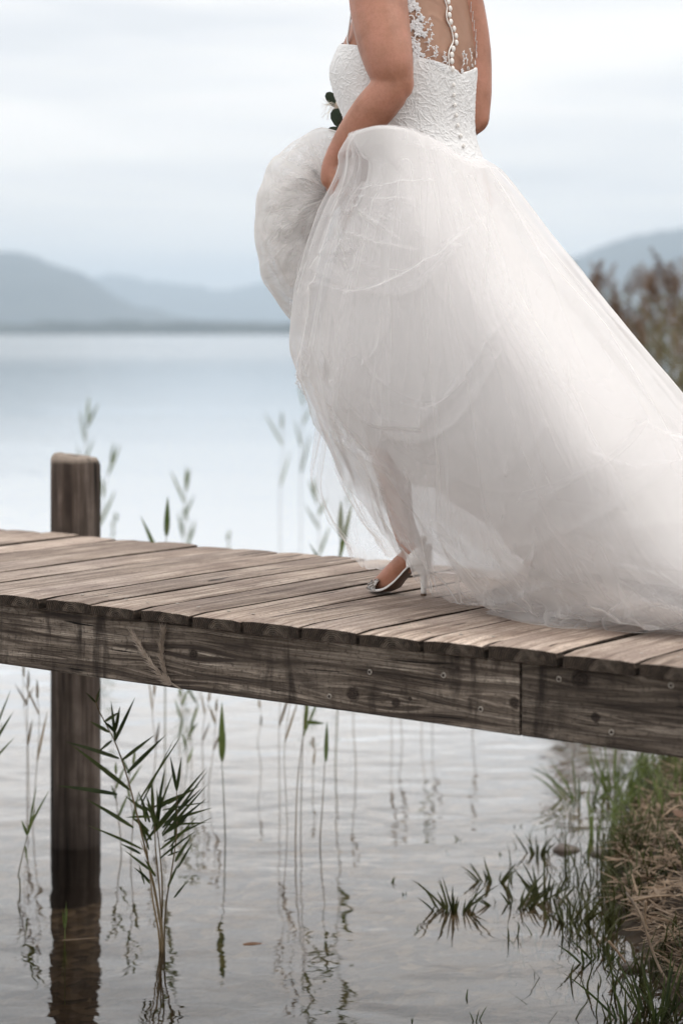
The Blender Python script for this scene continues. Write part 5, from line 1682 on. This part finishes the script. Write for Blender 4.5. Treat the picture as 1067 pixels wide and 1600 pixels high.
G6 = 'single grass shoots in the open shallows'
for k, (x_, y_, h_) in enumerate(sorted([(608, 1378, .035), (633, 1398, .03), (720, 1312, .035), (724, 1316, .03), (808, 1292, .03), (648, 1452, .03), (742, 1595, .05), (726, 1560, .045), (645, 1596, .04), (786, 1335, .03), (700, 1330, .03)])):
    tuft(x_, y_, h_, 3, ORD[k] + ' tiny grass shoot from the left poking out of the open shallow water', .3, 'reed_dark', .008, G6, .004)
# stones
def stone(px, py, r, label, up=0.0):
    v, f = ball((0, 0, 0), (r, r * .8, r * .5), None, 24, 16)
    v = np.array(v); v = v * (1 + .38 * noise3(v[:, 0] / r * 1.1, v[:, 1] / r * 1.1, v[:, 2] / r * 1.1 + px) + .12 * noise3(v[:, 0] / r * 3, v[:, 1] / r * 3, v[:, 2] / r * 3))[:, None]
    o = mesh('stone', v, f, M['stone']); b = Pwater(px, py); b[2] = r * up; o.location = b
    tag(o, label, 'stone')
stone(884, 1328, .040, 'reddish brown stone breaking the water beside the grass tuft')
stone(937, 1335, .030, 'small dark stone in the shallows right of the brown stone')
stone(985, 1512, .028, 'dark wet stone at the foot of the bank')
mb = MB(); b = Pwater(397, 1476)
mb.add(*blade(np.array([-.028, 0, .002]), np.array([.028, .01, .004]), .016, .25, 8, (0, 1, .2), .3))
o = mb.build('dead_leaf', M['deadleaf']); o.location = b; tag(o, 'single brown leaf floating on the open water', 'leaf')
mb = MB(); b = Pwater(140, 1470)
mb.add(*blade(np.array([-.07, 0, .002]), np.array([.03, .02, .003]), .008, .02, 6, (0, 1, .2), .2))
o = mb.build('dead_leaf', M['straw']); o.location = b; tag(o, 'long straw leaf floating in front of the post reflection', 'leaf')

# dry plume that leans against the front beam
pr = empty('dry_reed_plume', tuple(P(270, 1072, 4.22))); tag(pr, 'dry straw coloured reed plume resting against the face of the front beam', 'reed')
def on_beam(px, py, out_=0.006):
    bx_, bz_, a = beam_xz(px, py, 0, 0)
    q = AX * a + NX * (BN - out_); q[2] = bz_
    return q
st = catmull(np.array([on_beam(290, 1078), on_beam(262, 1062), on_beam(236, 1030), on_beam(214, 995)]), 20)
st2_ = catmull(np.array([on_beam(286, 1076), on_beam(264, 1058), on_beam(256, 1020), on_beam(258, 992)]), 20)
for s_ in (st, st2_):
    adopt(mesh('stem', *tube(s_, .0008, 5), M['plume_pale']), pr)
    mb = MB()
    for k in range(420):
        i = rng.integers(4, 20)
        c_ = s_[i]; l_ = rng.uniform(.008, .022)
        t_ = unit(s_[min(19, i + 1)] - s_[i - 1]); sd3 = unit(AX * rng.normal() + np.array([0, 0, rng.normal()]))
        mb.add(*blade(c_, c_ + t_ * l_ + sd3 * l_ * .6 - NX * rng.uniform(0, .006), .0019, 0, 2, rng.normal(size=3), .1))
    adopt(mb.build('plume', M['plume_pale']), pr)

# ------------------------------------------------------------------ air over the lake
m = Mat('lake_haze')
pv = m.n('ShaderNodeVolumePrincipled')
pv.inputs['Color'].default_value = (0.74, 0.875, 1.0, 1)
pv.inputs['Density'].default_value = 1.15e-4
pv.inputs['Anisotropy'].default_value = 0.4
m.l(pv.outputs[0], m.out.inputs['Volume'])
x0, x1, y0, y1, z0, z1 = -12500, 12500, -300, 18500, -4.4, 570
hz = mesh('haze', [(x0, y0, z0), (x1, y0, z0), (x1, y1, z0), (x0, y1, z0), (x0, y0, z1), (x1, y0, z1), (x1, y1, z1), (x0, y1, z1)],
          [(3, 2, 1, 0), (4, 5, 6, 7), (0, 1, 5, 4), (1, 2, 6, 5), (2, 3, 7, 6), (3, 0, 4, 7)], m.m, None, False)
tag(hz, kind='stuff')
